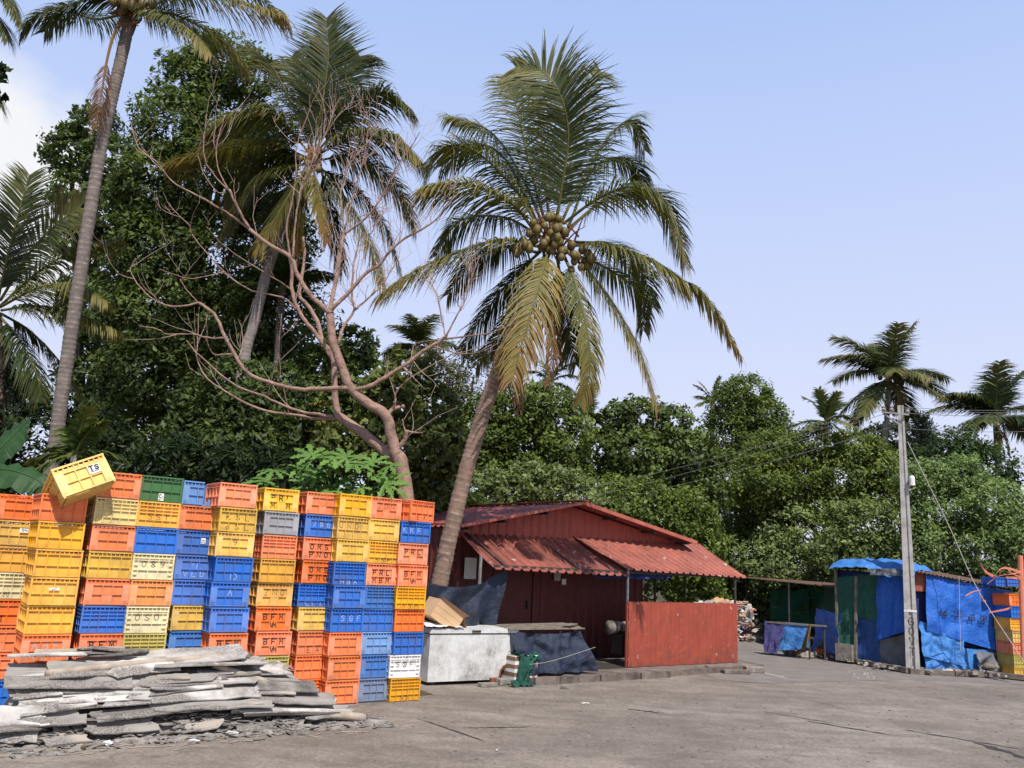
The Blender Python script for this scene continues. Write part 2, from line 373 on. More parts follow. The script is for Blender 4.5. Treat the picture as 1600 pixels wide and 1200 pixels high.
# a bank of cumulus low on the left
cdir = (ray(-15, 285)).normalized()
vd = wn.nodes.new('ShaderNodeVectorMath'); vd.operation = 'DISTANCE'; wn.links.new(tc, vd.inputs[0]); vd.inputs[1].default_value = cdir
cn = wn.nodes.new('ShaderNodeTexNoise'); cn.inputs['Scale'].default_value = 7; cn.inputs['Detail'].default_value = 9; cn.inputs['Roughness'].default_value = .55
wn.links.new(tc, cn.inputs['Vector'])
md = wn.nodes.new('ShaderNodeMath'); md.operation = 'MULTIPLY_ADD'; wn.links.new(cn.outputs['Fac'], md.inputs[0]); md.inputs[1].default_value = -.16
wn.links.new(vd.outputs['Value'], md.inputs[2])
cl = wramp(md.outputs[0], [(0.0, .95), (.02, .75), (.06, 0.0)])
skyc = wmix(cl, skyc, (9.3, 9.4, 9.6))
wn.links.new(skyc, bg.inputs[0])
SC.view_settings.view_transform = 'Standard'; SC.view_settings.look = 'None'; SC.view_settings.exposure = 0
SC.render.engine = 'CYCLES'; SC.cycles.max_bounces = 6; SC.cycles.transparent_max_bounces = 12

# ------------------------------------------------------------------ ground
def sheet(name, pts, z, m, kind='structure'):
    b = MB(); b.quad(*[(p[0], p[1], z) for p in pts]); o = b.build(name, m); return tag(o, kind=kind)
b = MB()
def gfn(u, v):
    x, y = (u - .5) * 600, -30 + v * 500
    return Vector((x, y, 0))
b.grid(gfn, 40, 40); tag(b.build('ground', MT['yard']), kind='structure')
soil = MB()
sp_ = [(-60, 10.6), (-3.2, 10.6), (-.9, 12.6), (-2.6, 15.2), (3.4, 19.6), (5.0, 25.6), (7.2, 26.2), (10.0, 21.2), (60, 26), (60, 200), (-60, 200)]
soil.quad(*[(x, y, .006) for x, y in sp_]); tag(soil.build('soil_bank', MT['soil']), kind='structure')

# red shed frame: U along the front, V to the back
p1, p2 = G(979, 1052), G(1151, 1043)
U = (p2 - p1); U.z = 0; U.normalize(); V = Vector((-U.y, U.x, 0))
E0 = VP(770, 888, p1, V); E0.z = 0          # below the left end of the awning eave
def S(t, w, z): return E0 + U * t + V * w + Z * z
LP = (p1 - E0).dot(U); RP = (p2 - E0).dot(U)

# asphalt lane between the red shed and the blue shacks
lane = [G(1120, 1062), G(1195, 1068), G(1420, 1062), G(1700, 1075), G(1700, 1064), G(1560, 1060), G(1420, 1053), G(1310, 1033), G(1165, 992), G(1000, 950), G(960, 985)]
b = MB(); b.quad(*[(p.x, p.y, .004) for p in lane]); tag(b.build('road', MT['road']), kind='structure')
def strip(name, a, c, wd, z, m):
    a, c = Vector((a.x, a.y, 0)), Vector((c.x, c.y, 0)); d = (c - a).normalized(); s_ = Vector((-d.y, d.x, 0)) * wd / 2
    b = MB(); b.quad(a - s_ + Z * z, c - s_ + Z * z, c + s_ + Z * z, a + s_ + Z * z); return tag(b.build(name, m), kind='structure')
strip('road_line', G(1148, 1042), G(1226, 1059), .07, .008, MT['dirtywhite'])
# dark patched joints in the yard slab
for (x0, y0, x1, y1, wd) in ((980, 1108, 1040, 1115, .07), (1255, 1126, 1400, 1150, .05), (1410, 1140, 1600, 1172, .06), (1190, 1112, 1300, 1130, .03), (720, 1138, 830, 1136, .04), (650, 1122, 760, 1160, .035), (1520, 1160, 1640, 1196, .13)):
    b = MB(); a, c = G(x0, y0), G(x1, y1); d = (c - a).normalized(); s_ = Vector((-d.y, d.x, 0)); n = 14
    up = []; dn = []
    for k in range(n + 1):
        q = a.lerp(c, k / n); e = math.sin(math.pi * k / n) ** .5 * wd / 2 * (.5 + random.random()); o_ = (random.random() - .5) * wd * .8
        up.append(q + s_ * (e + o_)); dn.append(q + s_ * (o_ - e))
    for k in range(n): b.quad(*[(p.x, p.y, .004) for p in (dn[k], dn[k + 1], up[k + 1], up[k])])
    tag(b.build('tar_joint', MT['dark_steel']), kind='structure')
# raised plinth before the red shed, with a kerb of blocks
kl, kr = G(640, 1083), G(1180, 1052)
pl = MB()
KS = .45
PT = [(KS, -.62), (LP + .2, -.62), (RP + .35, -.42), (RP + .5, .6), (RP + .4, 5.2), (-2.6, 5.2), (-2.6, .35), (KS - .1, .35)]
top = [S(t, w_, .10) for t, w_ in PT]; bot = [S(t, w_, -.02) for t, w_ in PT]
pl.quad(*top)
for i in range(len(top)):
    j = (i + 1) % len(top); pl.quad(bot[i], bot[j], top[j], top[i])
tag(pl.build('pavement', MT['kerb']), kind='structure')
kb = MB(); t = KS
while t < LP + .1:
    L = .34 + random.random() * .2; j = (random.random() - .5) * .03
    A_ = S(t + .008, -.66 + j, .05); B_ = S(t + L - .008, -.66 + j + (random.random() - .5) * .02, .05)
    kb.beam(A_, B_, .09, .115 + random.random() * .02); t += L
tag(kb.build('kerb', MT['kerb']), kind='structure')
# kerb and verge of the far shacks
fk = [G(1120, 975), G(1165, 992), G(1310, 1033), G(1420, 1053), G(1560, 1060), G(1720, 1078)]
b = MB()
for i in range(len(fk) - 1):
    a, c = fk[i], fk[i + 1]; d = (c - a); L = d.length; d.normalize(); n = max(1, int(L / .7))
    for k in range(n):
        if random.random() < .12: continue
        q0 = a + d * (L * k / n + .01); q1 = a + d * (L * (k + 1) / n - .01)
        h = .05 + random.random() * .025
        b.beam(q0 + Z * h, q1 + Z * (h + (random.random() - .5) * .02), .14, .10)
tag(b.build('far_kerb', MT['kerb']), kind='structure')
vg = fk + [D(1720, 1000, 30) * 1.0, D(1100, 950, 36)]
b = MB(); b.quad(*[(p.x, p.y, .07) for p in vg]); tag(b.build('verge', MT['soil']), kind='structure')

# ------------------------------------------------------------------ crates
CW, CD, CH = .47, .58, .30
OR, OF, PK, PE = (.86, .185, .028), (.80, .22, .065), (.84, .25, .095), (.80, .31, .085)
YE, YB, GO, TA, TB = (.86, .42, .010), (.95, .54, .008), (.72, .35, .018), (.75, .46, .075), (.74, .58, .22)
BL, LB, B2, GB, GR, CR_, WH, OL, GN, TG = (.024, .155, .56), (.14, .30, .60), (.05, .19, .52), (.16, .21, .33), (.36, .36, .38), (.74, .66, .40), (.76, .74, .72), (.52, .44, .12), (.05, .15, .05), (.02, .22, .13)
CN = {OR: 'orange', OF: 'scuffed orange', PK: 'pale orange', PE: 'peach orange', YE: 'yellow', YB: 'bright yellow', GO: 'mustard', TA: 'tan yellow', TB: 'pale tan', BL: 'blue', LB: 'light blue', B2: 'dull blue', GB: 'grey-blue', GR: 'grey', CR_: 'cream', WH: 'white', OL: 'olive yellow', GN: 'dark green', TG: 'sea green'}
def face_parts(kind, w):
    h = w / 2; B = []; r = .0045; rec = .018
    def vr(x, z0, z1, k=1.0): B.append((x - r, x + r, z0, z1, k, 0))
    def hr(z, x0=-h, x1=h, k=1.0): B.append((x0, x1, z - r, z + r, k, 0))
    n = 10
    for i in range(n + 1): vr(-h + .006 + (w - .012) * i / n, .246, .282, .75)          # rim teeth
    hr(.246, k=.95)
    if kind in ('framed', 'block', 'twin'):
        pw = .17 * w
        for s_ in (-1, 1): B.append((min(s_ * h, s_ * (h - pw)), max(s_ * h, s_ * (h - pw)), .016, .2405, .9, 1))
        iw = h - pw
        vr(-iw / 3, .016, .2405, .8); vr(iw / 3, .016, .2405, .8); hr(.128, -iw, iw, .88); B.append((-iw, iw, .226, .2405, .86, .6)); B.append((-iw, iw, .016, .03, .84, .6))
        if kind == 'block': B.append((-iw / 3, iw / 3, .03, .123, .72, .5))
        if kind == 'twin':
            B.append((-iw, -iw / 3, .1325, .165, .72, .5)); B.append((iw / 3, iw, .1325, .165, .72, .5)); B.append((-iw / 3, iw / 3, .03, .123, .72, .5))
        for s_ in (-1, 1):
            for q in range(4): B.append((s_ * (h - pw / 2) - .022, s_ * (h - pw / 2) + .022, .03 + q * .011, .035 + q * .011, 1.0, .2))
    elif kind == 'grid':
        for i in range(5): vr(-h + .005 + (w - .01) * i / 4, .004, .2415, .85)
        hr(.125, k=.9); hr(.012)
    elif kind == 'dense':
        for i in range(6): vr(-h + .005 + (w - .01) * i / 5, .004, .2415, .8)
        for z in (.205, .165, .085): hr(z, k=.9)
        hr(.012)
    elif kind == 'wide':
        for i in (0, 1, 2, 3): vr(-h * .72 + 1.44 * h * i / 3, .004, .2415, .8)
        hr(.112, k=.9); hr(.012); hr(.222, k=.9)
        for s_ in (-1, 1):
            for z in (.06, .165): B.append((min(s_ * h, s_ * h * .72), max(s_ * h, s_ * h * .72), z - r, z + r, .9, 0))
            vr(s_ * (h - .006), .004, .2415, .9)
    return B
def crate_mesh(kind, side):
    b = MB(); rec = .02; hx, hy = CW / 2, CD / 2
    sides = [(Matrix.Rotation(0, 4, 'Z'), CW, hy, kind), (Matrix.Rotation(math.pi, 4, 'Z'), CW, hy, kind), (Matrix.Rotation(math.pi / 2, 4, 'Z'), CD, hx, side), (Matrix.Rotation(-math.pi / 2, 4, 'Z'), CD, hx, side)]
    for i, (M, w, dep, k) in enumerate(sides):
        y0 = -dep
        wl = w / 2 - (.0 if i < 2 else .024)
        broken = kind == 'broken' and i == 0
        if broken:
            b.box(-wl + .02, .03, y0 + rec, y0 + rec + .004, .004, .27, M)
            for q in range(6):
                xa = .03 + q * (wl - .05) / 6; b.box(xa + .0005, xa + (wl - .05) / 6 - .0005, y0 + rec, y0 + rec + .004, .004, .03 + .03 * ((q * 7) % 3), M)
            k = 'framed'
        else: b.box(-wl + .02, wl - .02, y0 + rec, y0 + rec + .004, .004, .27, M)
        for (xa, xb, za, zb, kk, fd) in face_parts(k, w - (.0 if i < 2 else .05)):
            if broken and xb > .02: 
                if xa > .02: continue
                xb = .02
            b.cur = fd; b.box(xa, xb, y0 + rec * (1 - kk) + .0008, y0 + rec - .0003, za, zb, M)
        b.cur = 0
        if not broken:
            b.box(-wl, wl, y0, y0 + .022, .283, CH, M)
        else: b.box(-wl, .02, y0, y0 + .022, .283, CH, M)
    b.box(-hx + .03, hx - .03, -hy + .03, hy - .03, .001, .0035)
    for sx in (-1, 1):
        for sy in (-1, 1):
            b.box(sx * (hx - .012) - .0085, sx * (hx - .012) + .0085, sy * (hy - .012) - .0085, sy * (hy - .012) + .0085, .002, .2825)
    me = bpy.data.meshes.new('crate_' + kind)
    me.from_pydata(b.v, [], b.f); me.attributes.new('fade', 'FLOAT', 'FACE').data.foreach_set('value', b.a); me.update(); me.materials.append(MT['crate'])
    return me
CM = {k: crate_mesh(k, 'dense' if k in ('dense', 'wide') else 'grid') for k in ('framed', 'block', 'twin', 'grid', 'dense', 'wide', 'broken')}

# stroke lettering
GL = {'A': [[(0, 0), (.5, 1), (1, 0)], [(.2, .38), (.8, .38)]], 'B': [[(0, 0), (0, 1), (.7, .98), (.85, .76), (.7, .53), (0, .52)], [(.65, .53), (.95, .3), (.8, .03), (0, 0)]],
      'C': [[(1, .82), (.6, 1), (.15, .8), (0, .45), (.2, .1), (.6, 0), (1, .16)]], 'D': [[(0, 0), (0, 1), (.6, .93), (.95, .5), (.6, .06), (0, 0)]], 'E': [[(1, 1), (0, 1), (0, 0), (1, 0)], [(0, .52), (.75, .52)]],
      'F': [[(1, 1), (0, 1), (0, 0)], [(0, .52), (.75, .52)]], 'G': [[(1, .82), (.6, 1), (.15, .8), (0, .45), (.2, .1), (.6, 0), (1, .16), (1, .45), (.6, .45)]], 'H': [[(0, 0), (0, 1)], [(1, 0), (1, 1)], [(0, .5), (1, .5)]],
      'I': [[(.5, 0), (.5, 1)]], 'J': [[(.8, 1), (.8, .25), (.5, 0), (.15, .15)]], 'K': [[(0, 0), (0, 1)], [(1, 1), (.05, .48)], [(.3, .6), (1, 0)]], 'L': [[(0, 1), (0, 0), (.95, 0)]], 'M': [[(0, 0), (.08, 1), (.5, .35), (.92, 1), (1, 0)]],
      'N': [[(0, 0), (0, 1), (1, 0), (1, 1)]], 'O': [[(.5, 1), (.12, .82), (0, .5), (.12, .18), (.5, 0), (.88, .18), (1, .5), (.88, .82), (.5, 1)]], 'P': [[(0, 0), (0, 1), (.75, .97), (.92, .75), (.75, .52), (0, .48)]],
      'R': [[(0, 0), (0, 1), (.75, .97), (.92, .75), (.75, .52), (0, .48)], [(.4, .48), (1, 0)]], 'S': [[(.95, .85), (.5, 1), (.08, .8), (.2, .56), (.8, .44), (.95, .2), (.5, 0), (.03, .15)]], 'T': [[(0, 1), (1, 1)], [(.5, 1), (.5, 0)]],
      'U': [[(0, 1), (.05, .25), (.5, 0), (.95, .25), (1, 1)]], 'V': [[(0, 1), (.5, 0), (1, 1)]], 'W': [[(0, 1), (.25, 0), (.5, .65), (.75, 0), (1, 1)]], 'X': [[(0, 0), (1, 1)], [(0, 1), (1, 0)]], 'Z': [[(0, 1), (1, 1), (0, 0), (1, 0)]],
      '0': [[(.5, 1), (.1, .75), (.1, .25), (.5, 0), (.9, .25), (.9, .75), (.5, 1)]], '6': [[(.85, .9), (.4, .95), (.08, .5), (.2, .05), (.7, 0), (.92, .3), (.65, .55), (.12, .45)]], '7': [[(0, 1), (1, 1), (.4, 0)]],
      '8': [[(.5, .53), (.1, .75), (.5, 1), (.9, .75), (.5, .53), (.05, .25), (.5, 0), (.95, .25), (.5, .53)]], '9': [[(.9, .6), (.5, .45), (.1, .7), (.4, 1), (.85, .9), (.9, .5), (.6, 0)]], 'd': [[(.8, 1), (.8, 0), (.3, 0), (.05, .25), (.3, .5), (.8, .45)]],
      '_': [[(0, 0), (1, 0)]], '@': [[(.5, 1.1), (.0, .85), (-.1, .4), (.3, -.1), (.8, 0), (1.1, .5), (.9, .95), (.5, 1.1)], [(.8, .75), (.5, .85), (.25, .65), (.7, .4), (.6, .15), (.2, .2)]]}
def strokes(b, ch, cx, cz, w, h, th, put, jit=0.0):
    for si, st in enumerate(GL.get(ch, [])):
        P = [Vector((cx + (x - .5) * w + (random.random() - .5) * jit, cz + (z - .5) * h + (random.random() - .5) * jit)) for x, z in st]
        up = []; dn = []
        for i, p in enumerate(P):
            d0 = (p - P[i - 1]).normalized() if i else None; d1 = (P[i + 1] - p).normalized() if i < len(P) - 1 else None
            d0 = d0 or d1; d1 = d1 or d0; d = d0 + d1
            d = d.normalized() if d.length > .2 else d1
            nn = Vector((-d.y, d.x)); k = th / 2 / max(.5, nn.dot(Vector((-d0.y, d0.x))))
            e = d * (th / 2 if i == len(P) - 1 else (-th / 2 if i == 0 else 0))
            up.append(p + nn * k + e); dn.append(p - nn * k + e)
        for i in range(len(P) - 1): b.quad(*[put(q, si) for q in (dn[i], dn[i + 1], up[i + 1], up[i])])
def lettering(crate, rows, style, kind):
    b = MB(); rec = .02
    cols = 3; iw = CW / 2 - .17 * CW
    sh_ = 0
    if kind == 'grid': iw = CW / 4 * 1.5; sh_ = (CW / 8) * (1 if rows[0][0] in ('EAC', 'SGF') else -1)
    m = {'k': 'ink', 'p': 'pencil', 'w': 'chalk', 't': 'ink'}[style]; th = {'k': .0125, 'p': .007, 'w': .0065, 't': .007}[style]
    for row in rows:
        txt, zc = row[0], row[1]
        span = row[2] if len(row) > 2 else None; hh = row[3] if len(row) > 3 else (.064 if style == 'k' else .068)
        face = -CD / 2 + (.0005 if len(row) > 4 and row[4] else rec - .0012)
        for i, ch in enumerate(txt):
            if span is None: cx = sh_ - iw + iw * 2 / 3 * (i + .5) if len(txt) >= 3 else (i - (len(txt) - 1) / 2) * .06
            else: cx = (i - (len(txt) - 1) / 2) * span
            put = lambda q, si, f=face: (q.x, f - .0006 * si - .0008, q.y)
            strokes(b, ch, cx, zc, hh * .7, hh, th, put, 0 if style == 'k' else .006)
    me = bpy.data.meshes.new('lettering'); me.from_pydata(b.v, [], b.f); me.materials.append(MT[m])
    o = bpy.data.objects.new('lettering', me); COL.objects.link(o); o.parent = crate; return o
def paper(crate, x, z, w, h, ink=None):
    b = MB(); y = -CD / 2 - .0012
    b.box(x - w / 2, x + w / 2, y, y + .003, z - h / 2, z + h / 2)
    if ink:
        b.mi = 1; put = lambda q, si: (q.x, y - .001 - .0006 * si, q.y)
        for i, ch in enumerate(ink): strokes(b, ch, x + (i - (len(ink) - 1) / 2) * w * .46, z + h * .14, w * .30, h * .50, .013, put)
        for i in range(5): b.quad(*[put(Vector((x - w * .33 + w * .14 * i + a, z - h * .33 + c)), 0) for a, c in ((0, 0), (w * .09, 0), (w * .09, h * .16), (0, h * .16))])
    else:
        b.mi = 1; put = lambda q, si: (q.x, y - .001, q.y)
        for i in range(5):
            for j in range(6):
                if random.random() < .45: b.quad(*[put(Vector((x - w * .4 + w * .16 * i + a, z - h * .42 + h * .14 * j + c)), 0) for a, c in ((0, 0), (w * .15, 0), (w * .15, h * .12), (0, h * .12))])
    me = bpy.data.meshes.new('sticker'); me.from_pydata(b.v, [], b.f); me.materials.append(MT['paper']); me.materials.append(MT['ink'])
    me.polygons.foreach_set('material_index', b.m)
    o = bpy.data.objects.new('sticker', me); COL.objects.link(o); o.parent = crate; return o
WA = 36.3
def crate(col, kind, loc, rz, label, group, mtx=None):
    o = bpy.data.objects.new('plastic_crate', CM[kind]); COL.objects.link(o)
    v = 1 + (random.random() - .5) * .16; g = (random.random() - .5) * .04
    o.color = (min(1, col[0] * v + g * col[0]), min(1, col[1] * v), min(1, max(0, col[2] * v)), 1)
    if mtx is not None: o.matrix_world = mtx
    else: o.location = loc; o.rotation_euler = (0, 0, rz)
    return tag(o, label, 'crate', group)
ORD = ['topmost', 'second from top', 'third from top', 'fourth from top', 'fifth from top', 'sixth from top', 'seventh from top', 'eighth from top', 'ninth from top']
BF = ('block', [('BFM', .178), ('VM', .08, .045, .05, 0)], 'k')
def BFc(): return [('BFM', .178), ('VM', .085, .04, .055, 1)]
two = lambda a, c: [(a, .178), (c, .078)]
one = lambda a: [(a, .178)]
low = lambda a: [(a, .066)]
# (colour, kind, rows, style)
STACKS = [
 ('front stack jutting out left', 103, 773, 8, .035, 9.38, [(OR, 'grid'), (YE, 'grid'), (YE, 'grid'), (YE, 'grid'), (YE, 'grid'), (OF, 'framed', two('ABF', 'VLR'), 'w'), (OR, 'framed'), (BL, 'grid')]),
 ('ninth stack from the freezer', 190, 739, 9, .03, 0, [(OF, 'framed'), (TB, 'dense'), (OF, 'framed'), (TA, 'grid'), (PK, 'block'), (BL, 'dense'), (OR, 'block', BFc(), 'k'), (BL, 'grid'), (OR, 'grid')]),
 ('eighth stack from the freezer', 256, 745, 9, .025, 0, [(GN, 'grid'), (YE, 'dense', [('SST', .125, .09)], 'p'), (BL, 'grid'), (CR_, 'wide', one('089'), 'p'), (PE, 'framed'), (CR_, 'wide', one('OSO'), 'p'), (OL, 'dense'), (YE, 'grid'), (BL, 'grid')]),
 ('seventh stack from the freezer', 315, 753, 9, .055, 0, [(LB, 'broken'), (OF, 'framed'), (BL, 'framed'), (BL, 'framed', two('PI', 'VLD'), 'w'), (BL, 'grid'), (TA, 'framed'), (B2, 'framed'), (OR, 'grid'), (BL, 'grid')]),
 ('sixth stack from the freezer', 376, 756, 9, .04, 0, [(PK, 'framed'), (TA, 'grid', [('KSL', .185, .1175, .07), ('dSL', .07, .1175, .07)], 't'), (TA, 'framed', [('9', .178)], 'p'), (BL, 'grid', [('ID', .066)], 'w'), (BL, 'framed', [('A', .178)], 'w'), (BL, 'framed'), (OR, 'block', BFc(), 'k'), (BL, 'grid'), (OR, 'grid')]),
 ('fifth stack from the freezer', 444, 764, 9, .035, 0, [(YB, 'twin', two('PRL', 'MBM'), 'k'), (GR, 'framed'), (PK, 'dense'), (GO, 'grid'), (GO, 'block', one('ZNO'), 'p'), (OR, 'block', BFc(), 'k'), (OR, 'block', BFc(), 'k'), (OL, 'grid'), (OR, 'grid')]),
 ('fourth stack from the freezer', 506, 770, 9, .03, 0, [(PK, 'block'), (BL, 'framed', one('786'), 'w'), (OR, 'framed', two('OMS', 'PNO'), 'k'), (OR, 'framed', two('OMS', 'PNO'), 'k'), (BL, 'dense', [('CLI', .05, .09)], 'w'), (TA, 'framed'), (OF, 'grid', low('EAC'), 'p'), (OR, 'grid'), (OR, 'dense', [('EW', .05, .1, .05)], 'k')]),
 ('third stack from the freezer', 557, 773, 9, .02, 0, [(YE, 'block'), (TA, 'grid', one('UND'), 'p'), (TA, 'framed'), (BL, 'dense', [('HBA', .05, .095, .06)], 'w'), (BL, 'framed'), (BL, 'grid', one('SGF'), 'w'), (OR, 'framed'), (OF, 'framed'), (OF, 'framed')]),
 ('second stack from the freezer', 605, 778, 9, .012, 0, [(OR, 'block', one('ZDN'), 'p'), (TA, 'framed'), (YE, 'dense', [('SSF', .05, .094)], 'p'), (PK, 'framed', two('PRL', 'MBM'), 'k'), (B2, 'dense'), (BL, 'grid'), (LB, 'framed'), (B2, 'framed'), (GB, 'framed')]),
 ('stack nearest the freezer', 654, 782, 9, .0, 0, [(OR, 'grid', low('EAC'), 't'), (BL, 'grid', one('KKF'), 'w'), (OF, 'block', one('PRL'), 'k'), (OR, 'block', BFc(), 'k'), (YE, 'dense', [('SSM', .05, .094)], 'p'), (OR, 'grid', [('LJ', .16)], 'p'), (BL, 'grid'), (WH, 'wide', [('S@F', .178)], 't'), (GO, 'dense', [('SS', .05, .09)], 'p')]),
 ('back stack behind jutting one', 34, 771, 8, .01, 10.0, [(OR, 'framed'), (TA, 'framed'), (GO, 'grid'), (CR_, 'dense', [('N', .06, .1)], 't'), (OR, 'framed', [('T', .08)], 'k'), (OF, 'block'), (OR, 'framed', [('R', .19), ('X', .09)], 'k'), (BL, 'grid')]),
 ('back stack at left edge', -24, 769, 8, .01, 9.9, [(YE, 'framed'), (TA, 'framed'), (BL, 'grid'), (TG, 'grid'), (OR, 'grid'), (OR, 'grid'), (YE, 'grid'), (BL, 'grid')]),
]
XA = Vector((math.cos(R_(WA)), math.sin(R_(WA)), 0)); YA = Vector((-XA.y, XA.x, 0))
POS = {}
def describe(spec):
    c, k = spec[0], spec[1]; d = CN[c]; rows = spec[2] if len(spec) > 2 else None
    if rows:
        verb = {'k': 'stencilled', 'p': 'pencilled', 'w': 'chalked', 't': 'inked'}[spec[3]]
        return f"{d} crate {verb} {' '.join(r[0].replace('@', 'S') for r in rows)}"
    if k == 'broken': return f"broken {d} crate"
    return f"{d} crate with {dict(framed='wide corner posts', block='solid middle block', twin='solid blocks', grid='square ribs', dense='close level ribs', wide='wide panels')[k]}"
def put_stack(phrase, xc, yt, n, lean, Yd, specs, base=None):
    top = base if base is not None else (D(xc, yt, Yd) if Yd else G(xc, yt, n * CH))
    POS[phrase] = top
    for i, spec in enumerate(specs):
        row = n - 1 - i
        c = top + YA * (CD / 2) + XA * (lean * CH * i)
        c += XA * (random.random() - .5) * .022 + YA * (random.random() - .5) * .03
        rz = R_(WA + (random.random() - .5) * 3.2)
        if phrase.startswith('stack nearest') and i == 0: rz = R_(WA + 15); c += XA * .03
        if phrase.startswith('stack nearest') and i == 7: rz = R_(WA - 3)
        if i == 0 and 'seventh' in phrase: rz = R_(WA + 3)
        o = crate(spec[0], spec[1], (c.x, c.y, row * CH + .0015 * (i == n - 1)), rz, f"{describe(spec)}, {ORD[i]} in {phrase}", 'fish crates stacked in the wall')
        if len(spec) > 2: lettering(o, spec[2], spec[3], spec[1])
        if (phrase.startswith('eighth') and i == 0): paper(o, 0.0, .06, .06, .085)
        if (phrase.startswith('seventh') and i == 2): paper(o, .085, .178, .055, .07)
        if (phrase.startswith('front') and i == 3): paper(o, .0, .178, .10, .03)
        if ('behind jutting' in phrase and i == 1): paper(o, .09, .19, .09, .05)
        if (phrase.startswith('eighth') and i == 3): pass
for s_ in STACKS: put_stack(*s_)
bt = POS['stack nearest the freezer'] + YA * .62 + XA * .10
put_stack('rear stack nearest the freezer', 0, 0, 9, 0, 0, [(OR, 'grid'), (YE, 'grid'), (OR, 'grid'), (BL, 'grid'), (BL, 'grid'), (BL, 'framed'), (B2, 'grid'), (OR, 'grid'), (BL, 'grid')], base=bt)
# the crate tipped over on top
dC = Vector((-.55, -.44, -.71)).normalized(); xC = Vector((.93, .37, -.95)); xC = (xC - dC * xC.dot(dC)).normalized()
xW, dW = CR @ xC, CR @ dC; zW = xW.cross(dW)
TL = D(79, 734, 9.1); k_ = 1.2
ctr = TL + (xW * (CW / 2) - zW * CH + dW * (CD / 2)) * k_
Mx = Matrix(((xW.x, dW.x, zW.x, ctr.x), (xW.y, dW.y, zW.y, ctr.y), (xW.z, dW.z, zW.z, ctr.z), (0, 0, 0, 1)))
o = crate((.80, .52, .10), 'framed', None, 0, 'yellow crate tipped on its side on top of the jutting stack', 'fish crates stacked in the wall', Mx)
o.scale = (k_, k_, k_); paper(o, .105, .18, .105, .085, 'TS')
# crates at the far right
FR = [(1573, 928, [(OR, 'framed'), (BL, 'grid'), (YE, 'dense'), (TA, 'grid'), (PK, 'grid'), (OL, 'dense'), (TA, 'grid')], 'left'), (1591, 927, [(YE, 'framed'), (BL, 'grid'), (OR, 'grid'), (B2, 'dense'), (GB, 'grid'), (OR, 'grid'), (YE, 'grid')], 'right')]
FS = 1.0
for px, py, sp2, side in FR:
    base = D(px, py, 18.8); n = 7; hh = base.z / n
    for i, (c, k) in enumerate(sp2):
        o = crate(c, k, (base.x + .06 * (i % 2) * .2, base.y + (random.random() - .5) * .03, base.z - hh * (i + 1)), R_(8 + random.random() * 3), f"{describe((c, k))}, {ORD[i].replace(' from top','')} in {side} stack by blue shack", 'crates stacked beside the blue shack')
        o.scale = (.64, .85, hh / CH)
for px, col in ((1554, 'left'), (1572, 'right')):
    q = D(px, 916, 18.95)
    o = crate(BL, 'grid', q, R_(8 + random.random() * 5), f'{col} one of two small blue crates on the shack roof edge', 'crates stacked beside the blue shack'); o.scale = (.62, .8, .66)

# ------------------------------------------------------------------ corrugated sheets, cloths
def corr(b, P, a, c, na, nc, amp, wl, nrm, prof='sin', th=0.0):
    """sheet P + a*u + c*v, waves across a"""
    L = a.length; n = max(4, int(L / wl * na))
    def f(u, v):
        x = u * L / wl
        if prof == 'sin': h = math.sin(2 * math.pi * x)
        else:
            q = x % 1.0; h = 1.0 if q < .18 else (1 - (q - .18) / .08 if q < .26 else (0 if q < .92 else (q - .92) / .08))
        return P + a * u + c * v + nrm * (h * amp)
    b.grid(f, n, nc)
    if th: b.grid(lambda u, v: f(1 - u, v) - nrm * th, n, nc)
def cloth(b, c00, c10, c11, c01, nu=30, nv=24, amp=.04, sag=0, freq=2.2, nrm=None, seed=0, ragged=0, fold=0, ffreq=6):
    c00, c10, c11, c01 = map(Vector, (c00, c10, c11, c01))
    N = nrm or (c10 - c00).cross(c01 - c00).normalized(); off = Vector((seed * 7.3, seed * 3.1, 0))
    W_ = (c10 - c00).length; H_ = (c01 - c00).length
    def f(u, v):
        vv = v
        if ragged: vv = v * (1 - ragged * (.5 + .5 * mnoise.noise(Vector((u * 5 + seed, seed, 0)))))
        p = c00.lerp(c10, u).lerp(c01.lerp(c11, u), vv)
        q = Vector((u * W_ * freq, vv * H_ * freq, 0)) + off
        d = mnoise.noise(q) * .6 + mnoise.noise(q * 2.3 + Vector((5, 1, 0))) * .3 + abs(mnoise.noise(Vector((q.x * 1.2 + q.y * .8, q.y * .25 - q.x * .2, 3)))) * .7 - .25
        if fold: d += fold * math.sin(u * ffreq * 2 * math.pi + 1.5 * mnoise.noise(q * .5) + seed) * (.3 + .7 * vv)
        return p + N * (d * amp) - Z * (sag * 4 * u * (1 - u) * (1 - vv))
    b.grid(f, nu, nv)

# ------------------------------------------------------------------ red shed
shed = empty('red_shed', S(2.5, 1.4, 0), 'red corrugated metal shed with low gable roof and lean-to awning', 'shed')
n_w = -V
wb = MB(); zt = 2.72
TW = (S(0, 0, 0) - CP)
WALLR = 4.95
DOOR0, DOOR1 = 1.05, 1.95
WF = 1.36
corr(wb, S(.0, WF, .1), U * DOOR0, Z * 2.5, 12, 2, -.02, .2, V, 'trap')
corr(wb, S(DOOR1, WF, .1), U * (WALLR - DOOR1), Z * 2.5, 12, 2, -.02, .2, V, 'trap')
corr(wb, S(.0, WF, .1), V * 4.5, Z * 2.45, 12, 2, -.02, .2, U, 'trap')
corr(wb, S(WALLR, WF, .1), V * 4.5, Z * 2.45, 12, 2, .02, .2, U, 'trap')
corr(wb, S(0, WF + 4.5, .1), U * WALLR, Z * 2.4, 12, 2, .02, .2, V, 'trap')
wb.build('wall', MT['wall_red'], shed)
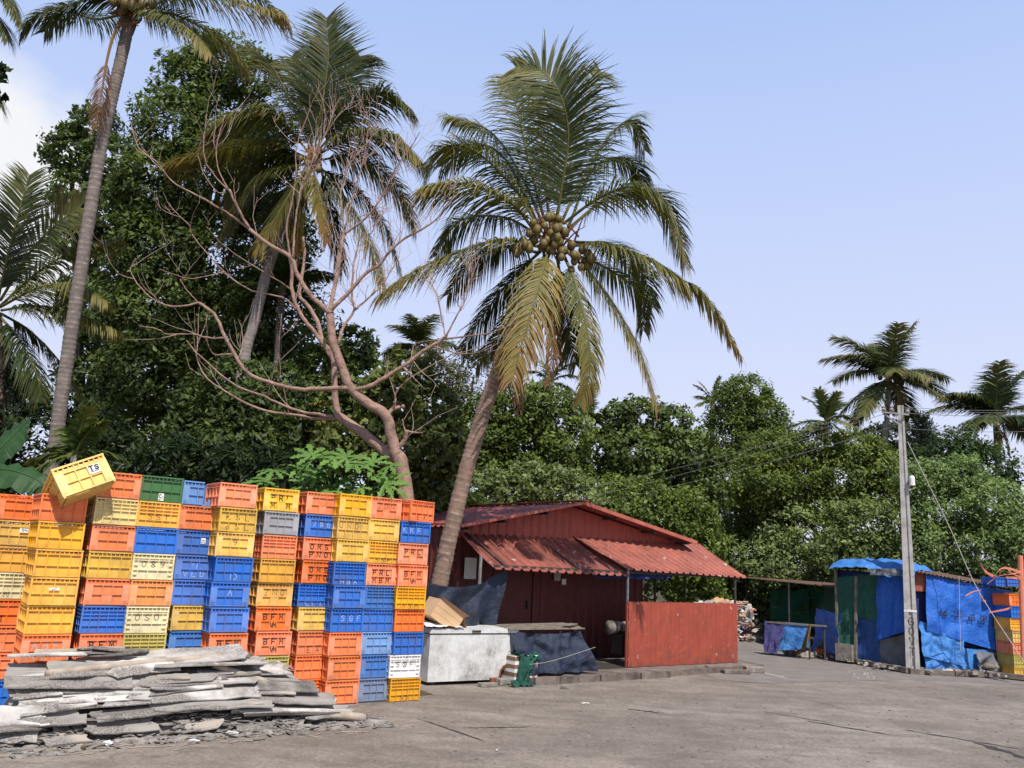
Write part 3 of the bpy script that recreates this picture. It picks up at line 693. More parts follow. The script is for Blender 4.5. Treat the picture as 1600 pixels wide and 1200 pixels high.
db = MB(); db.beam(S((DOOR0 + DOOR1) / 2, WF + .02, .1), S((DOOR0 + DOOR1) / 2, WF + .02, 2.3), .9, .03, V)
dr = db.build('door', MT['wall_red'], shed); 
hb = MB(); hb.beam(S(DOOR1 - .12, WF - .02, 1.05), S(DOOR1 - .12, WF - .02, 1.2), .03, .04, V); hb.build('handle', MT['dark_steel'], dr)
b = MB(); b.quad(S(-.3, -.05, .104), S(LP + .1, -.05, .104), S(LP + .1, WF - .05, .104), S(-.3, WF - .05, .104)); b.build('porch_shade_sheet', MT['dark_steel'], shed)  # dark sheet added to paint the awning's shade onto the porch floor
# gable roof
apx = VP(912, 786, S(0, WF - .45, 0), V); TA_ = (apx - E0).dot(U); ZA = apx.z
lft = VP(720, 822, S(0, WF - .45, 0), V); TL_ = (lft - E0).dot(U); ZL = lft.z
rgt = VP(1088, 848, S(0, WF - .45, 0), V); TR_ = (rgt - E0).dot(U); ZR = rgt.z
RL = 5.2
gb = MB()
def gtop(t): return ZA - .05 - (ZA - ZL) * max(0, (TA_ - t) / (TA_ - TL_)) - (ZA - ZR) * max(0, (t - TA_) / (TR_ - TA_))
t0, t1 = TL_ + .12, TR_ - .12; n = int((t1 - t0) / .2)
for i in range(n):
    a, c = t0 + (t1 - t0) * i / n, t0 + (t1 - t0) * (i + 1) / n; r = .035
    for (x0, x1, d0, d1) in ((a, a + r, .02, 0), (a + r, c - r, 0, 0), (c - r, c, 0, .02)):
        gb.quad(S(x0, WF + d0 - .03, 2.3), S(x1, WF + d1 - .03, 2.3), S(x1, WF + d1 - .03, gtop(x1)), S(x0, WF + d0 - .03, gtop(x0)))
gb.build('gable', MT['gable_red'], shed)
rb = MB()
for (ta, za) in ((TL_, ZL), (TR_, ZR)):
    A_ = S(TA_, WF - .45, ZA); B_ = S(ta, WF - .45, za); nn = (B_ - A_).cross(V).normalized(); nn = nn if nn.z > 0 else -nn
    corr(rb, A_, V * RL, B_ - A_, 8, 2, .016, .2, nn, 'sin', .006)
rf = rb.build('roof', MT['roof_red'], shed, smooth=False)
fb = MB()
fb.beam(S(TA_, WF - .47, ZA + .0), S(TL_, WF - .47, ZL + .0), .02, .05); fb.beam(S(TA_, WF - .47, ZA), S(TR_, WF - .47, ZR), .03, .075)
fb.beam(S(TA_, WF - .5, ZA + .045), S(TA_, WF + RL - .45, ZA + .045), .22, .02)
fb.build('ridge_trim', MT['fascia'], rf)
pb = MB()
for k in (.28, .62, .93): pb = MB(); pb.beam(S(TA_ + (TR_ - TA_) * k, WF - .42, ZA - (ZA - ZR) * k - .07), S(TA_ + (TR_ - TA_) * k, WF + .3, ZA - (ZA - ZR) * k - .07), .05, .05); pb.build('purlin', MT['dark_steel'], shed)
for k in (.3, .65, .93): pb = MB(); pb.beam(S(TA_ + (TL_ - TA_) * k, WF - .42, ZA - (ZA - ZL) * k - .07), S(TA_ + (TL_ - TA_) * k, WF + .3, ZA - (ZA - ZL) * k - .07), .05, .05); pb.build('purlin', MT['dark_steel'], shed)
# lean-to awnings: old darker left half, newer red right half
eL = VP(770, 889, S(0, 0, 0), V); eM = VP(987, 901, S(0, 0, 0), V); eM2 = VP(978, 892, S(0, 0, 0), V); eR = VP(1166, 904, S(0, 0, 0), V)
wL = VP(716, 833, S(0, WF, 0), V); wM = VP(905, 842, S(0, WF, 0), V); wM2 = VP(893, 841, S(0, WF, 0), V); wR = VP(1092, 851, S(0, WF, 0), V)
def awning(name, w0, w1, e0, e1, m, seed):
    b = MB(); n = max(8, int((e1 - e0).length / .2 * 10)); N = 9
    def f(u, v):
        x = u * (e1 - e0).length / .2; q = x % 1.0
        h = 1.0 if q < .2 else (1 - (q - .2) / .1 if q < .3 else (0 if q < .9 else (q - .9) / .1))
        p = w0.lerp(w1, u).lerp(e0.lerp(e1, u), v)
        return p + Z * (.034 * h + .035 * mnoise.noise(Vector((u * 3, v * 2, seed))) * v - .02 * math.sin(math.pi * v))
    b.grid(f, n, N); b.grid(lambda u, v: f(1 - u, v) - Z * .007, n, N)
    return b.build(name, m, shed)
awning('awning', wL, wM, eL, eM, MT['awn_old'], 1)['label'] = 'darker weathered half of the awning'
awning('awning', wM2 + Z * .03, wR, eM2 + Z * .02, eR + Z * .01, MT['awn_red'], 2)['label'] = 'brighter red half of the awning'
def post(par, a, c, r, m, name='post'):
    b = MB(); b.tube([a, c], r, 8); return b.build(name, m, par)
for (px, w_) in ((979, .06), (1149, .06)):
    q = VP(px, 1000, S(0, w_, 0), V); t_ = (q - E0).dot(U); post(shed, S(t_, w_, .1), S(t_, w_, 1.86), .028, MT['steel'] if px < 1000 else MT['dark_steel'])
for t_ in (5.35, 6.3):
    post(shed, S(t_, WF, .1), S(t_, WF, 2.42), .025, MT['dark_steel'])
b = MB()
b.beam(S(.1, .1, 1.83), S(RP, .1, 1.83), .04, .05)
for t_ in (.3, 2.0, 3.6, 5.2, 6.2): b.beam(S(t_, .08, 1.84), S(t_, WF, 2.40), .035, .045)
b.build('rafter', MT['dark_steel'], shed)
# notices
b = MB()
for (px, py, ww, hh) in ((871, 901, .16, .16), (881, 909, .11, .11)):
    q = VP(px, py, S(0, WF - .06, 0), V); M = Matrix.Translation(q) @ Matrix(((U.x, V.x, 0, 0), (U.y, V.y, 0, 0), (0, 0, 1, 0), (0, 0, 0, 1)))
    b.box(-ww / 2, ww / 2, -.004 if px > 875 else 0, .0, -hh / 2, hh / 2, M)
tag(b.build('paper_notice', MT['paper'], origin=VP(876, 905, S(0, WF - .06, 0), V)), 'small cream paper notice fixed under the old awning half', 'notice')
q = VP(735, 888, S(0, WF - .05, 0), V)
b = MB(); M = Matrix.Translation(q) @ Matrix(((U.x, V.x, 0, 0), (U.y, V.y, 0, 0), (0, 0, 1, 0), (0, 0, 0, 1)))
b.box(-.13, .13, -.004, .004, -.19, .19, M); tag(b.build('wall_poster', MT['paper'], origin=q), 'pale poster on the shed wall behind the leaning palm', 'poster')
# half-height red panel
b = MB(); corr(b, S(LP, -.02, .11), U * (RP - LP), Z * 1.16, 12, 3, -.008, .27, V, 'trap', .004)
pn = empty('metal_screen', S((LP + RP) / 2, -.02, .1), 'upright red metal sheet screening the right end of the shed porch', 'panel')
b.build('sheet', MT['panel_red'], pn)
b = MB(); b.beam(S(LP, .01, 1.275), S(RP, .01, 1.275), .035, .03); b.beam(S(LP - .01, .01, .1), S(LP - .01, .01, 1.26), .03, .04, V); b.beam(S(RP + .01, .01, .1), S(RP + .01, .01, 1.26), .03, .04, V); b.build('frame', MT['panel_red'], pn)
# gathered blue tarp under the awning edge
b = MB(); cloth(b, S(LP - .75, .16, 1.86), S(LP + 1.45, .16, 1.86), S(LP + 1.35, .1, 1.70), S(LP - .7, .1, 1.66), 44, 10, .12, .03, 3.5, -V, 5, .5, .5, 4)
tag(b.build('rolled_tarp', MT['tarp_dark'], smooth=True, origin=S(LP + .3, .16, 1.8)), 'dark blue tarp bunched up under the red awning edge', 'tarp')
# round silver pipe end behind the panel
b = MB(); c = VP(968, 980, S(0, .55, 0), V); b.tube([c - U * .02, c - U * .02 + U * .25, c + U * .45], [.09, .12, .12], 14); b.tube([c - U * .28, c - U * .02], [.13, .11], 14)
tag(b.build('metal_drum', MT['stone'], origin=c, smooth=True), 'dull grey drum in the dark porch beside the red panel', 'drum')
b = MB(); b.beam(c - Z * .5 + U * .08, c - Z * .12 + U * .08, .3, .3, V); tag(b.build('drum_stand', MT['dark_steel'], origin=c - Z * .86), 'dark stand under the grey drum in the porch', 'stand')

# dark tarp curtain left of the porch
b = MB()
k0, k1 = VP(668, 897, S(0, .30, 0), V), VP(796, 888, S(0, .12, 0), V); k2, k3 = VP(772, 992, S(0, .25, 0), V), VP(668, 992, S(0, .35, 0), V)
cloth(b, k0 - U * .35, k1, k2, k3 - U * .35, 60, 40, .20, .26, 1.5, -V, 3, 0, .55, 2.6)
tag(b.build('tarp_curtain', MT['tarp_navy'], smooth=True, origin=k3), 'navy tarp hung as a curtain between crate wall and shed porch', 'tarp')
b = MB(); q = VP(751, 880, S(0, .35, 0), V); b.tube([Vector((q.x, q.y, .1)), Vector((q.x, q.y, 2.0))], .03, 8); tag(b.build('porch_post', MT['steel'], origin=(q.x, q.y, .1)), 'thin pale post under the awning behind the navy curtain', 'post')

# ------------------------------------------------------------------ chest freezer and things round it
fz0, fz1 = G(667, 1072, 0), G(806, 1066, 0)
FU = (fz1 - fz0); FLn = FU.length; FU.z = 0; FU.normalize(); FV = Vector((-FU.y, FU.x, 0))
def Fp(u, v, z): return Vector((fz0.x, fz0.y, 0)) + FU * u + FV * v + Z * z
FM = Matrix(((FU.x, FV.x, 0, fz0.x), (FU.y, FV.y, 0, fz0.y), (0, 0, 1, 0), (0, 0, 0, 1)))
FHt = .77
fr = empty('chest_freezer', Fp(FLn / 2, .35, 0), 'old white chest freezer streaked with rust and grime', 'freezer')
def rbox(b, x0, x1, y0, y1, z0, z1, r, M):     # box with rounded vertical edges
    pts = []
    for cx, cy, a0 in ((x1 - r, y1 - r, 0), (x0 + r, y1 - r, 90), (x0 + r, y0 + r, 180), (x1 - r, y0 + r, 270)):
        for k in range(5):
            a = R_(a0 + 22.5 * k); pts.append((cx + r * math.cos(a), cy + r * math.sin(a)))
    n = len(pts); base = len(b.v)
    for z in (z0, z1): b.v += [tuple(M @ Vector((x, y, z))) for x, y in pts]
    for i in range(n): b.face((base + i, base + (i + 1) % n, base + n + (i + 1) % n, base + n + i))
    b.face([base + i for i in range(n)][::-1]); b.face([base + n + i for i in range(n)])
b = MB()
# body front has its lower right corner rusted away
L_ = FLn; zb = .055; prof = [(0, zb), (L_ - .36, zb), (L_ - .33, zb + .05), (L_ - .31, zb + .14), (L_ - .26, zb + .2), (L_ - .12, zb + .25), (L_ - .02, zb + .31), (L_, zb + .33), (L_, FHt), (0, FHt)]
yf, yb_ = 0, .62
b.quad(*[FM @ Vector((x, yf, z)) for x, z in prof]); b.quad(*[FM @ Vector((x, yb_, z)) for x, z in prof][::-1])
for i in range(len(prof)):
    (xa, za), (xb, zb2) = prof[i], prof[(i + 1) % len(prof)]
    b.quad(*[FM @ Vector(p) for p in ((xa, yf, za), (xa, yb_, za), (xb, yb_, zb2), (xb, yf, zb2))])
b.build('body', MT['enamel'], fr)
b = MB(); rbox(b, -.015, L_ + .015, -.02, .64, FHt + .004, FHt + .075, .03, FM); lid = b.build('lid', MT['enamel'], fr)
b = MB(); b.box(-.005, L_ + .005, -.008, .628, FHt - .012, FHt + .003, FM); b.build('gasket', MT['dark_steel'], lid)
b = MB(); b.box(L_ * .5 - .08, L_ * .5 + .08, -.034, -.0205, FHt + .02, FHt + .05, FM); b.build('handle', MT['dark_steel'], lid)
b = MB()
for i in range(40): 
    pass
r_ = []
for k in range(len(prof) - 1):
    if 0 < k < 7: b.beam(FM @ Vector((prof[k][0], -.004, prof[k][1])), FM @ Vector((prof[k + 1][0], -.004, prof[k + 1][1])), .02, .025)
b.build('rust_edge', MT['brick'], fr)
for x in (.08, L_ - .5):
    b = MB(); b.box(x, x + .09, .05, .55, .01, zb - .001, FM); b.build('foot', MT['dark_steel'], fr)
b = MB(); cloth(b, Fp(-.1, -.06, FHt + .13), Fp(.58, -.05, FHt + .10), Fp(.62, .6, FHt + .11), Fp(-.1, .6, FHt + .18), 24, 16, .05, 0, 5, Z, 8)
tag(b.build('plastic_cover', MT['white'], smooth=True, origin=Fp(.2, .3, FHt + .08)), 'crumpled white plastic sheet on the freezer lid', 'plastic sheet')
# tilted carton
b = MB(); cC = VP(692, 962, Fp(0, .3, 0), FV)
ax = (FU * .82 + Z * -.5).normalized(); ay = (FV * .95 + FU * .1).normalized(); ay = (ay - ax * ay.dot(ax)).normalized(); az = ax.cross(ay)
cb = empty('carton', cC, 'open cardboard carton tipped over on the freezer lid', 'carton')
Mx = Matrix(((ax.x, ay.x, az.x, cC.x), (ax.y, ay.y, az.y, cC.y), (ax.z, ay.z, az.z, cC.z), (0, 0, 0, 1)))
b.box(-.29, .24, -.2, .2, -.15, .15, Mx)
for k in (-.05, .05): b.box(-.292, .243, -.2035, -.2005, k - .004, k + .004, Mx)
b.build('box', MT['board'], cb)
b = MB(); b.quad(*[Mx @ Vector(p) for p in ((.241, -.2, .15), (.241, .2, .15), (.40, .18, .02), (.40, -.2, .02))]); b.quad(*[Mx @ Vector(p) for p in ((-.29, -.203, .153), (.24, -.203, .153), (.28, -.27, .20), (-.29, -.24, .19))]); b.build('flap', MT['card'], cb)
# table draped in navy tarp
tq0, tq1 = VP(803, 985, S(0, -.28, 0), V), VP(906, 982, S(0, -.28, 0), V)
tt0, tt1 = (tq0 - E0).dot(U), (tq1 - E0).dot(U); tz = .84
tb = empty('work_table', S((tt0 + tt1) / 2, -.05, .1), 'rough plank table in front of the shed door', 'table')
b = MB()
for k in range(4): b.beam(S(tt0 - .15 + .04 * k, -.28 + .17 * k, tz + .008 * (k % 2)), S(tt1 + .05 + .05 * ((k * 3) % 2), -.28 + .17 * k, tz + .012 * k), .15, .022)
b.beam(S(tt1 - .35, -.3, tz + .05), S(tt1 + .02, -.1, tz + .06), .14, .015)
b.build('tabletop', MT['ply'], tb)
for t_ in (tt0 + .05, tt1 - .05):
    for w_ in (-.2, .2): b = MB(); b.beam(S(t_, w_, .1), S(t_, w_, tz - .02), .05, .05, V); b.build('leg', MT['ply'], tb)
b = MB(); cloth(b, S(tt0 - .1, -.36, tz - .03), S(tt1 - .03, -.36, tz - .04), S(tt1 + .22, -.56, .13), S(tt0 - .05, -.52, .13), 60, 40, .17, .05, 2.6, -V, 4, .05, .4, 3.5)
tag(b.build('table_tarp', MT['tarp_navy'], smooth=True, origin=S((tt0 + tt1) / 2, -.4, .1)), 'navy tarp tied round the plank table, hanging to the ground', 'tarp')
b = MB(); b.tube(spline([S(tt0, -.56, .3), S(tt0 + .5, -.66, .36), S(tt1 + .1, -.58, .55)], 10), .0035, 5); tag(b.build('tie_rope', MT['rope'], origin=S(tt0, -.56, .3)), 'thin pale rope across the navy table tarp', 'rope')
# striped cardboard box with a green net over it
q = G(803, 1070, 0); bx = empty('striped_box', q, 'white box with brown stripes standing beside the freezer', 'box')
BM = Matrix(((U.x, V.x, 0, q.x), (U.y, V.y, 0, q.y), (0, 0, 1, 0), (0, 0, 0, 1)))
b = MB(); b.box(0, .47, 0, .36, 0.001, .44, BM); b.build('box', MT['white'], bx)
b = MB()
for z in (.0, .12, .24, .36): b.box(-.003, .473, -.003, .363, z + .003, z + .062, BM)
b.build('stripe', MT['brown'], bx)
b = MB()
g = lambda x, y, z: BM @ Vector((x, y, z))
cloth(b, g(-.0, .2, .50), g(.5, .2, .52), g(.52, -.06, .40), g(.02, -.06, .46), 20, 10, .06, 0, 6, Z, 2, 0, .4, 3)
cloth(b, g(.08, -.05, .46), g(.5, -.06, .42), g(.16, -.10, .03), g(-.02, -.12, .02), 22, 18, .09, 0, 5, -V, 6, .1, .6, 3)
cloth(b, g(-.22, -.1, .06), g(.26, -.16, .05), g(.2, -.3, .02), g(-.2, -.26, .02), 16, 8, .08, 0, 7, Z, 9, .2, .4, 3)
tag(b.build('fishing_net', MT['net_green2'], smooth=True, origin=q), 'bundle of green fishing net slung over the striped box', 'net')
# loose blocks near the kerb
def block(px, py, L, wd, h, rot, m, label, cat='block', name='cement_block', z=0.0):
    q = G(px, py, z); b = MB(); M = Matrix.Translation(q) @ Matrix.Rotation(R_(rot), 4, 'Z') @ Matrix.Rotation(R_((random.random() - .5) * 6), 4, 'X')
    nu = 6
    P = [(-L / 2, L / 2), (-wd / 2, wd / 2), (0.002, h)]
    b.box(*P[0], *P[1], *P[2], M)
    o = b.build(name, m, origin=q)
    mod = o.modifiers.new('bevel', 'BEVEL'); mod.width = min(h, wd) * .14; mod.segments = 2
    return tag(o, label, cat)
block(772, 1068, .16, .12, .09, 20, MT['brick'], 'red brick on the ground below the freezer corner', 'brick', 'brick')
block(882, 1076, .12, .09, .05, 50, MT['stone'], 'lone stone lying on the yard before the kerb', 'stone', 'stone')
block(786, 1070, .22, .14, .1, 40, MT['stone'], 'grey block under the green net by the freezer', 'block')
block(762, 1073, .3, .12, .06, 30, MT['stone'], 'low grey kerb stone in front of the freezer', 'stone', 'stone')
block(1128, 1048, .75, .14, .1, 25, MT['kerb'], 'long broken kerb slab below the red panel end', 'slab', 'kerb_slab', .03)
block(1150, 1053, .55, .16, .08, 12, MT['kerb'], 'short broken kerb slab, nearer of the pair by the panel', 'slab', 'kerb_slab')
block(1178, 1051, .38, .2, .12, 5, MT['stone'], 'thick concrete block at the road corner past the panel', 'block')
block(1163, 1046, .35, .2, .1, 20, MT['stone'], 'cracked concrete block touching the red panel foot', 'block')

# ------------------------------------------------------------------ heap of broken asbestos roofing
hp0, hp1 = G(-10, 1172), G(552, 1130)
HU = hp1 - hp0; HL = HU.length; HU.normalize(); HV = Vector((-HU.y, HU.x, 0)); HD = 1.25
fa, fb_ = POS['front stack jutting out left'], POS['second stack from the freezer']
def hdepth(s):
    wl = fb_ - fa; wl.z = 0; nw_ = Vector((-wl.y, wl.x, 0)).normalized(); p = hp0 + HU * s
    return min(1.3, max(.35, (fa - p).dot(nw_) / HV.dot(nw_) - .06))
def heap_h(s, c):                          # height of the heap, c across (0 front)
    e = min(1, max(0, s + .02) * 3.5, max(0, (HL - s) * .8 + .02))
    back = np.interp(s / HL, [0, .1, .35, .6, .75, .9, 1.0], [.62, .68, .76, .70, .52, .30, .06])
    return max(0.0, back * min(1, (max(c, 0) / hdepth(s)) ** .75) * min(1, e + .35))
def HP(s, c, z): return Vector((hp0.x, hp0.y, 0)) + HU * s + HV * c + Z * z
b = MB()
def hf(u, v):
    s = -.15 + u * (HL + .25); c = -.12 + v * (hdepth(s) + .12)
    edge = min(1, u * 8, (1 - u) * 8, v * 6, (1 - v) * 8)
    z = heap_h(s, c) * .80 - .05 + .05 * mnoise.noise(Vector((s * 4, c * 5, 0))) + .03 * mnoise.noise(Vector((s * 13, c * 14, 3)))
    return HP(s, c, max(-.01, z * edge + .004))
b.grid(hf, 90, 34); tag(b.build('rubble_heap', MT['rubble']), 'dusty grey rubble filling the heap of roofing sheets', 'rubble', kind='stuff')
def sheet_mesh(b, C_, ex, ey, ez, L, W, amp, wl, seed, rag=.3):
    """broken corrugated sheet centred at C_, waves across ey"""
    nx, ny = max(5, int(L / .07)), max(8, int(W / wl * 9)); th = .013
    rr = random.Random(seed); ka = [rr.random() * rag * .8 for k in range(4)]; kb_ = [rr.random() * rag * .8 for k in range(4)]; cut = [np.interp(k / 11 * 3, range(4), ka) + rr.random() * rag * .12 for k in range(12)]; cut2 = [np.interp(k / 11 * 3, range(4), kb_) + rr.random() * rag * .12 for k in range(12)]
    tl = [rr.uniform(-.05, .05) * W for k in range(9)]; bend = rr.uniform(-.014, .014)
    def f(u, v):
        k = v * 11; a = np.interp(k, range(12), cut) * .5; c = np.interp(k, range(12), cut2) * .5
        x = -L / 2 + L * (a + (1 - a - c) * u); y = -W / 2 + W * v + np.interp(u * 8, range(9), tl) * (abs(v - .5) * 2)
        z = amp * math.sin(2 * math.pi * y / wl + seed) + bend * math.sin(u * math.pi) + .002 * mnoise.noise(Vector((x * 6, y * 6, seed)))
        return x, y, z
    P0 = len(b.v)
    for top in (1, 0):
        for j in range(ny + 1):
            for i in range(nx + 1):
                x, y, z = f(i / nx, j / ny); b.v.append(tuple(C_ + ex * x + ey * y + ez * (z + (th if top else 0))))
    S1 = (nx + 1) * (ny + 1)
    id_ = lambda i, j, t: P0 + t * S1 + j * (nx + 1) + i
    for j in range(ny):
        for i in range(nx):
            b.face((id_(i, j, 0), id_(i + 1, j, 0), id_(i + 1, j + 1, 0), id_(i, j + 1, 0)))
            b.face((id_(i, j, 1), id_(i, j + 1, 1), id_(i + 1, j + 1, 1), id_(i + 1, j, 1)))
    for i in range(nx):
        for j in (0, ny): b.face((id_(i, j, 0), id_(i, j, 1), id_(i + 1, j, 1), id_(i + 1, j, 0)))
    for j in range(ny):
        for i in (0, nx): b.face((id_(i, j, 0), id_(i, j + 1, 0), id_(i, j + 1, 1), id_(i, j, 1)))
rj = random.Random(31)
TONES = [((.46, .435, .41), 'pale grey'), ((.27, .25, .23), 'grey'), ((.57, .54, .50), 'chalky'), ((.12, .11, .10), 'dark grey'), ((.40, .345, .29), 'buff')]
def roofing(s, c, L, W, tilt, yaw, roll_, tone, seed, dz=.0, rag=.3, phrase='', amp=0, grp='broken asbestos roofing sheets'):
    hd = hdepth(s); yaw += rj.uniform(-4, 4); roll_ += rj.uniform(-2.5, 2.5); tilt = tilt * .75 + rj.uniform(-8, 8); W = W * (.6 + .4 * hd / HD); c = min(c / HD * hd, hd - W / 2 * math.cos(R_(tilt)) - .02); z = heap_h(s, c) + dz
    ex = (HU * math.cos(R_(yaw)) + HV * math.sin(R_(yaw))); ex = (ex + Z * math.tan(R_(roll_))).normalized()
    ey = (HV - ex * HV.dot(ex)).normalized(); ey = (ey * math.cos(R_(tilt)) + ex.cross(ey) * math.sin(R_(tilt))).normalized(); ez = ex.cross(ey)
    C_ = HP(s, c, z); b = MB(); sheet_mesh(b, C_, ex, ey, ez, L, W, amp or rj.choice((.024, .004, .006, .010)), .146, seed, rag)
    o = b.build('roofing_sheet', MT['asb'], origin=C_); k = .9 + random.random() * .2
    o.color = (*[x * k for x in TONES[tone][0]], 1)
    return tag(o, phrase, 'roofing sheet', grp)
SH = [ # s, c, L, W, tilt, yaw, roll, tone, dz, rag, label
 (.55, 1.08, 1.2, .75, 14, 0, 0, 1, .00, .1, 'grey roofing sheet lying under the heap crest beneath the jutting crate stack'),
 (1.75, 1.15, 1.5, .6, 8, 2, 2, 0, .06, .3, 'pale wavy roofing sheet on the crest, its ripple edge against the olive crate'),
 (2.05, 1.02, 1.3, .5, 10, -2, 0, 2, .02, .3, 'chalky roofing sheet just below the wavy crest sheet'),
 (1.35, .98, 1.9, .42, 22, 2, 3, 0, .04, .2, 'long pale roofing sheet sloping up to the heap crest'),
 (.75, .88, 1.0, .45, 30, 1, 2, 1, .02, .2, 'speckled grey roofing sheet above the longest pole at the heap left'),
 (.5, .70, 1.15, .46, 34, -1, 2, 0, .02, .25, 'pale roofing sheet under the longest pole at the heap left end'),
 (.85, .60, 1.0, .32, 40, 2, 3, 3, .01, .2, 'dark lichened roofing sheet below the longest pole'),
 (.45, .42, .8, .42, 35, 3, 4, 2, .05, .4, 'chalky sheet with curled lip at the left of the heap'),
 (.35, .25, .75, .4, 30, -3, 0, 1, .03, .4, 'grey sheet low at the left corner of the heap'),
 (1.75, .78, 1.3, .34, 26, -1, 1, 3, .04, .3, 'dark grey roofing sheet across the middle of the heap'),
 (2.2, .85, 1.1, .4, 18, -4, -2, 1, .05, .3, 'grey roofing sheet below the olive crate'),
 (1.6, .62, 1.5, .36, 24, 0, 1, 0, .04, .25, 'pale roofing sheet in the middle of the heap'),
 (2.0, .60, 1.9, .26, 30, -3, -6, 3, .07, .1, 'long dark ridge sheet slanting down to the right end of the heap'),
 (1.25, .48, 1.4, .28, 18, 1, 1, 2, .05, .15, 'chalky thick-edged sheet jutting in the heap middle'),
 (1.45, .38, 1.75, .30, 22, 0, 0, 0, .05, .12, 'long pale sheet with dark underside, lower middle of the heap'),
 (2.35, .42, 1.5, .34, 12, -2, -3, 1, .06, .3, 'grey sheet toward the right end, over the ridge sheet foot'),
 (2.55, .28, 1.4, .30, 12, -1, -2, 0, .05, .35, 'pale sheet at the right end, above the lowest ones'),
 (1.15, .22, 1.4, .30, 22, 2, 0, 3, .03, .3, 'dark bent sheet low in the heap middle'),
 (1.7, .20, 1.5, .28, 14, -1, 0, 1, .06, .35, 'grey sheet with arched edge low in the heap middle'),
 (2.35, .14, 1.3, .26, 10, 1, -1, 2, .05, .4, 'chalky arched sheet at the front right of the heap'),
 (2.75, .10, .75, .22, 8, 6, 0, 0, .05, .5, 'small pale broken sheet at the right tip of the heap'),
 (.9, .08, .8, .24, 26, 2, 0, 1, .03, .5, 'small grey broken sheet at the heap front'),
 (1.5, .02, .7, .22, 18, -6, 2, 4, .03, .6, 'small buff broken sheet at the heap front'),
 (2.05, -.02, .6, .2, 16, 5, 0, 3, .04, .6, 'small dark broken sheet at the heap front right'),
 (.5, .02, .55, .24, 30, 3, 0, 4, .02, .5, 'small buff broken sheet at the front left of the heap'),
 (1.85, .95, .7, .3, 24, 5, 6, 3, .09, .5, 'dark torn sheet poking up near the heap crest'),
 (2.65, .66, .9, .3, 14, -8, -6, 0, .06, .5, 'pale torn sheet near the lowest orange crates'),
 (1.15, .78, .9, .3, 28, 2, 2, 2, .07, .5, 'chalky torn sheet beside the longest pole end'),
 (.28, .58, .5, .3, 36, 0, 2, 2, .06, .4, 'short chalky sheet at the far left end of the heap'),
 (.15, .15, .45, .4, 60, 0, 0, 0, .05, .3, 'pale upright slab at the far left end of the heap'),
]
for i, (s, c, L, W, ti, ya, ro, tn, dz, rg, lb) in enumerate(SH): roofing(s * HL / 3.0, c, L, W, ti, ya, ro, tn, i * 1.37 + .3, dz, rg, lb)
for i in range(34):
    s = rj.uniform(.15, HL * .86); cc = rj.uniform(.05, .95) * HD; zone = 'left' if s < HL * .33 else ('middle' if s < HL * .62 else 'right'); hi = 'upper' if cc > HD * .5 else 'lower'
    roofing(s, cc, rj.uniform(.3, 1.0), rj.uniform(.06, .16), rj.uniform(0, 40), rj.uniform(-12, 12), rj.uniform(-6, 6), rj.choice((0, 1, 2, 3, 3, 4)), i * .77 + 60, rj.uniform(.04, .09), rj.uniform(.1, .5), f'narrow broken strip of roofing sheet among the {hi} {zone} layers of the heap', .004, f'broken strips in the {hi} {zone} of the roofing heap')
for (a, c_, r0, r1, lb) in (((.35, .66, .10), (1.95, .84, .16), .042, .036, 'longest weathered pole lying across the left of the heap'), ((1.75, .62, .16), (2.95, .55, .10), .034, .028, 'thinner pole lying along the right of the heap'), ((2.7, .1, .06), (3.12, .0, .045), .05, .05, 'short log at the right tip of the heap')):
    A_ = HP(a[0] * HL / 3, a[1], heap_h(a[0] * HL / 3, a[1]) + a[2]); B_ = HP(c_[0] * HL / 3, c_[1], heap_h(c_[0] * HL / 3, c_[1]) + c_[2])
    b = MB(); pts = spline([A_, A_.lerp(B_, .5) + Z * .012, B_], 10); b.tube(pts, [r0 + (r1 - r0) * k / 10 + .002 * math.sin(k * 5) for k in range(11)], 10)
    tag(b.build('wooden_pole', MT['bamboo'], origin=A_, smooth=True), lb, 'pole')
# chips and dust in front of the heap
b = MB(); rr = random.Random(5)
for i in range(900):
    s = rr.uniform(-.1, HL + .35); c = rr.gauss(.0, .16)
    z = max(heap_h(s, c) * .85, 0) + .006
    p = HP(s, c, z); L = rr.uniform(.012, .07); W = L * rr.uniform(.3, .8); a = rr.uniform(0, 6.28)
    M = Matrix.Translation(p) @ Matrix.Rotation(a, 4, 'Z') @ Matrix.Rotation(rr.uniform(-.6, .6), 4, 'X')
    b.box(-L, L, -W, W, 0, .008, M)
tag(b.build('roofing_chips', MT['rubble']), 'grey chips of broken roofing strewn along the foot of the heap', 'debris', kind='stuff')
b = MB()
for i in range(160):
    s = rr.uniform(-.1, HL + .5); c = rr.gauss(-.12, .22); p = HP(s, c, .006)
    L = rr.uniform(.02, .09); a = rr.uniform(-.5, .5) + math.atan2(HU.y, HU.x); M = Matrix.Translation(p) @ Matrix.Rotation(a, 4, 'Z')
    b.box(-L, L, -.006, .006, 0, .006, M)
tag(b.build('straw_litter', MT['bamboo']), 'straw and splinters lying before the roofing heap', 'litter', kind='stuff')
b = MB()
for i in range(260):                      # fine litter over the yard
    p = G(rr.uniform(560, 1600), rr.uniform(1062, 1195)); L = rr.uniform(.006, .022)
    M = Matrix.Translation(p + Z * .003) @ Matrix.Rotation(rr.uniform(0, 6), 4, 'Z'); b.box(-L, L, -L * .5, L * .5, 0, .006, M)
tag(b.build('yard_litter', MT['rubble']), 'tiny bits of litter scattered over the yard', 'litter', kind='stuff')
def scrap(px, py, r, m, label, z=0.02, cat='scrap', name='paper_scrap', sq=(1, .7, .4)):
    q = G(px, py, z); b = MB(); b.blob(q, r, 9, 6, .3, sq); return tag(b.build(name, m, origin=q), label, cat)
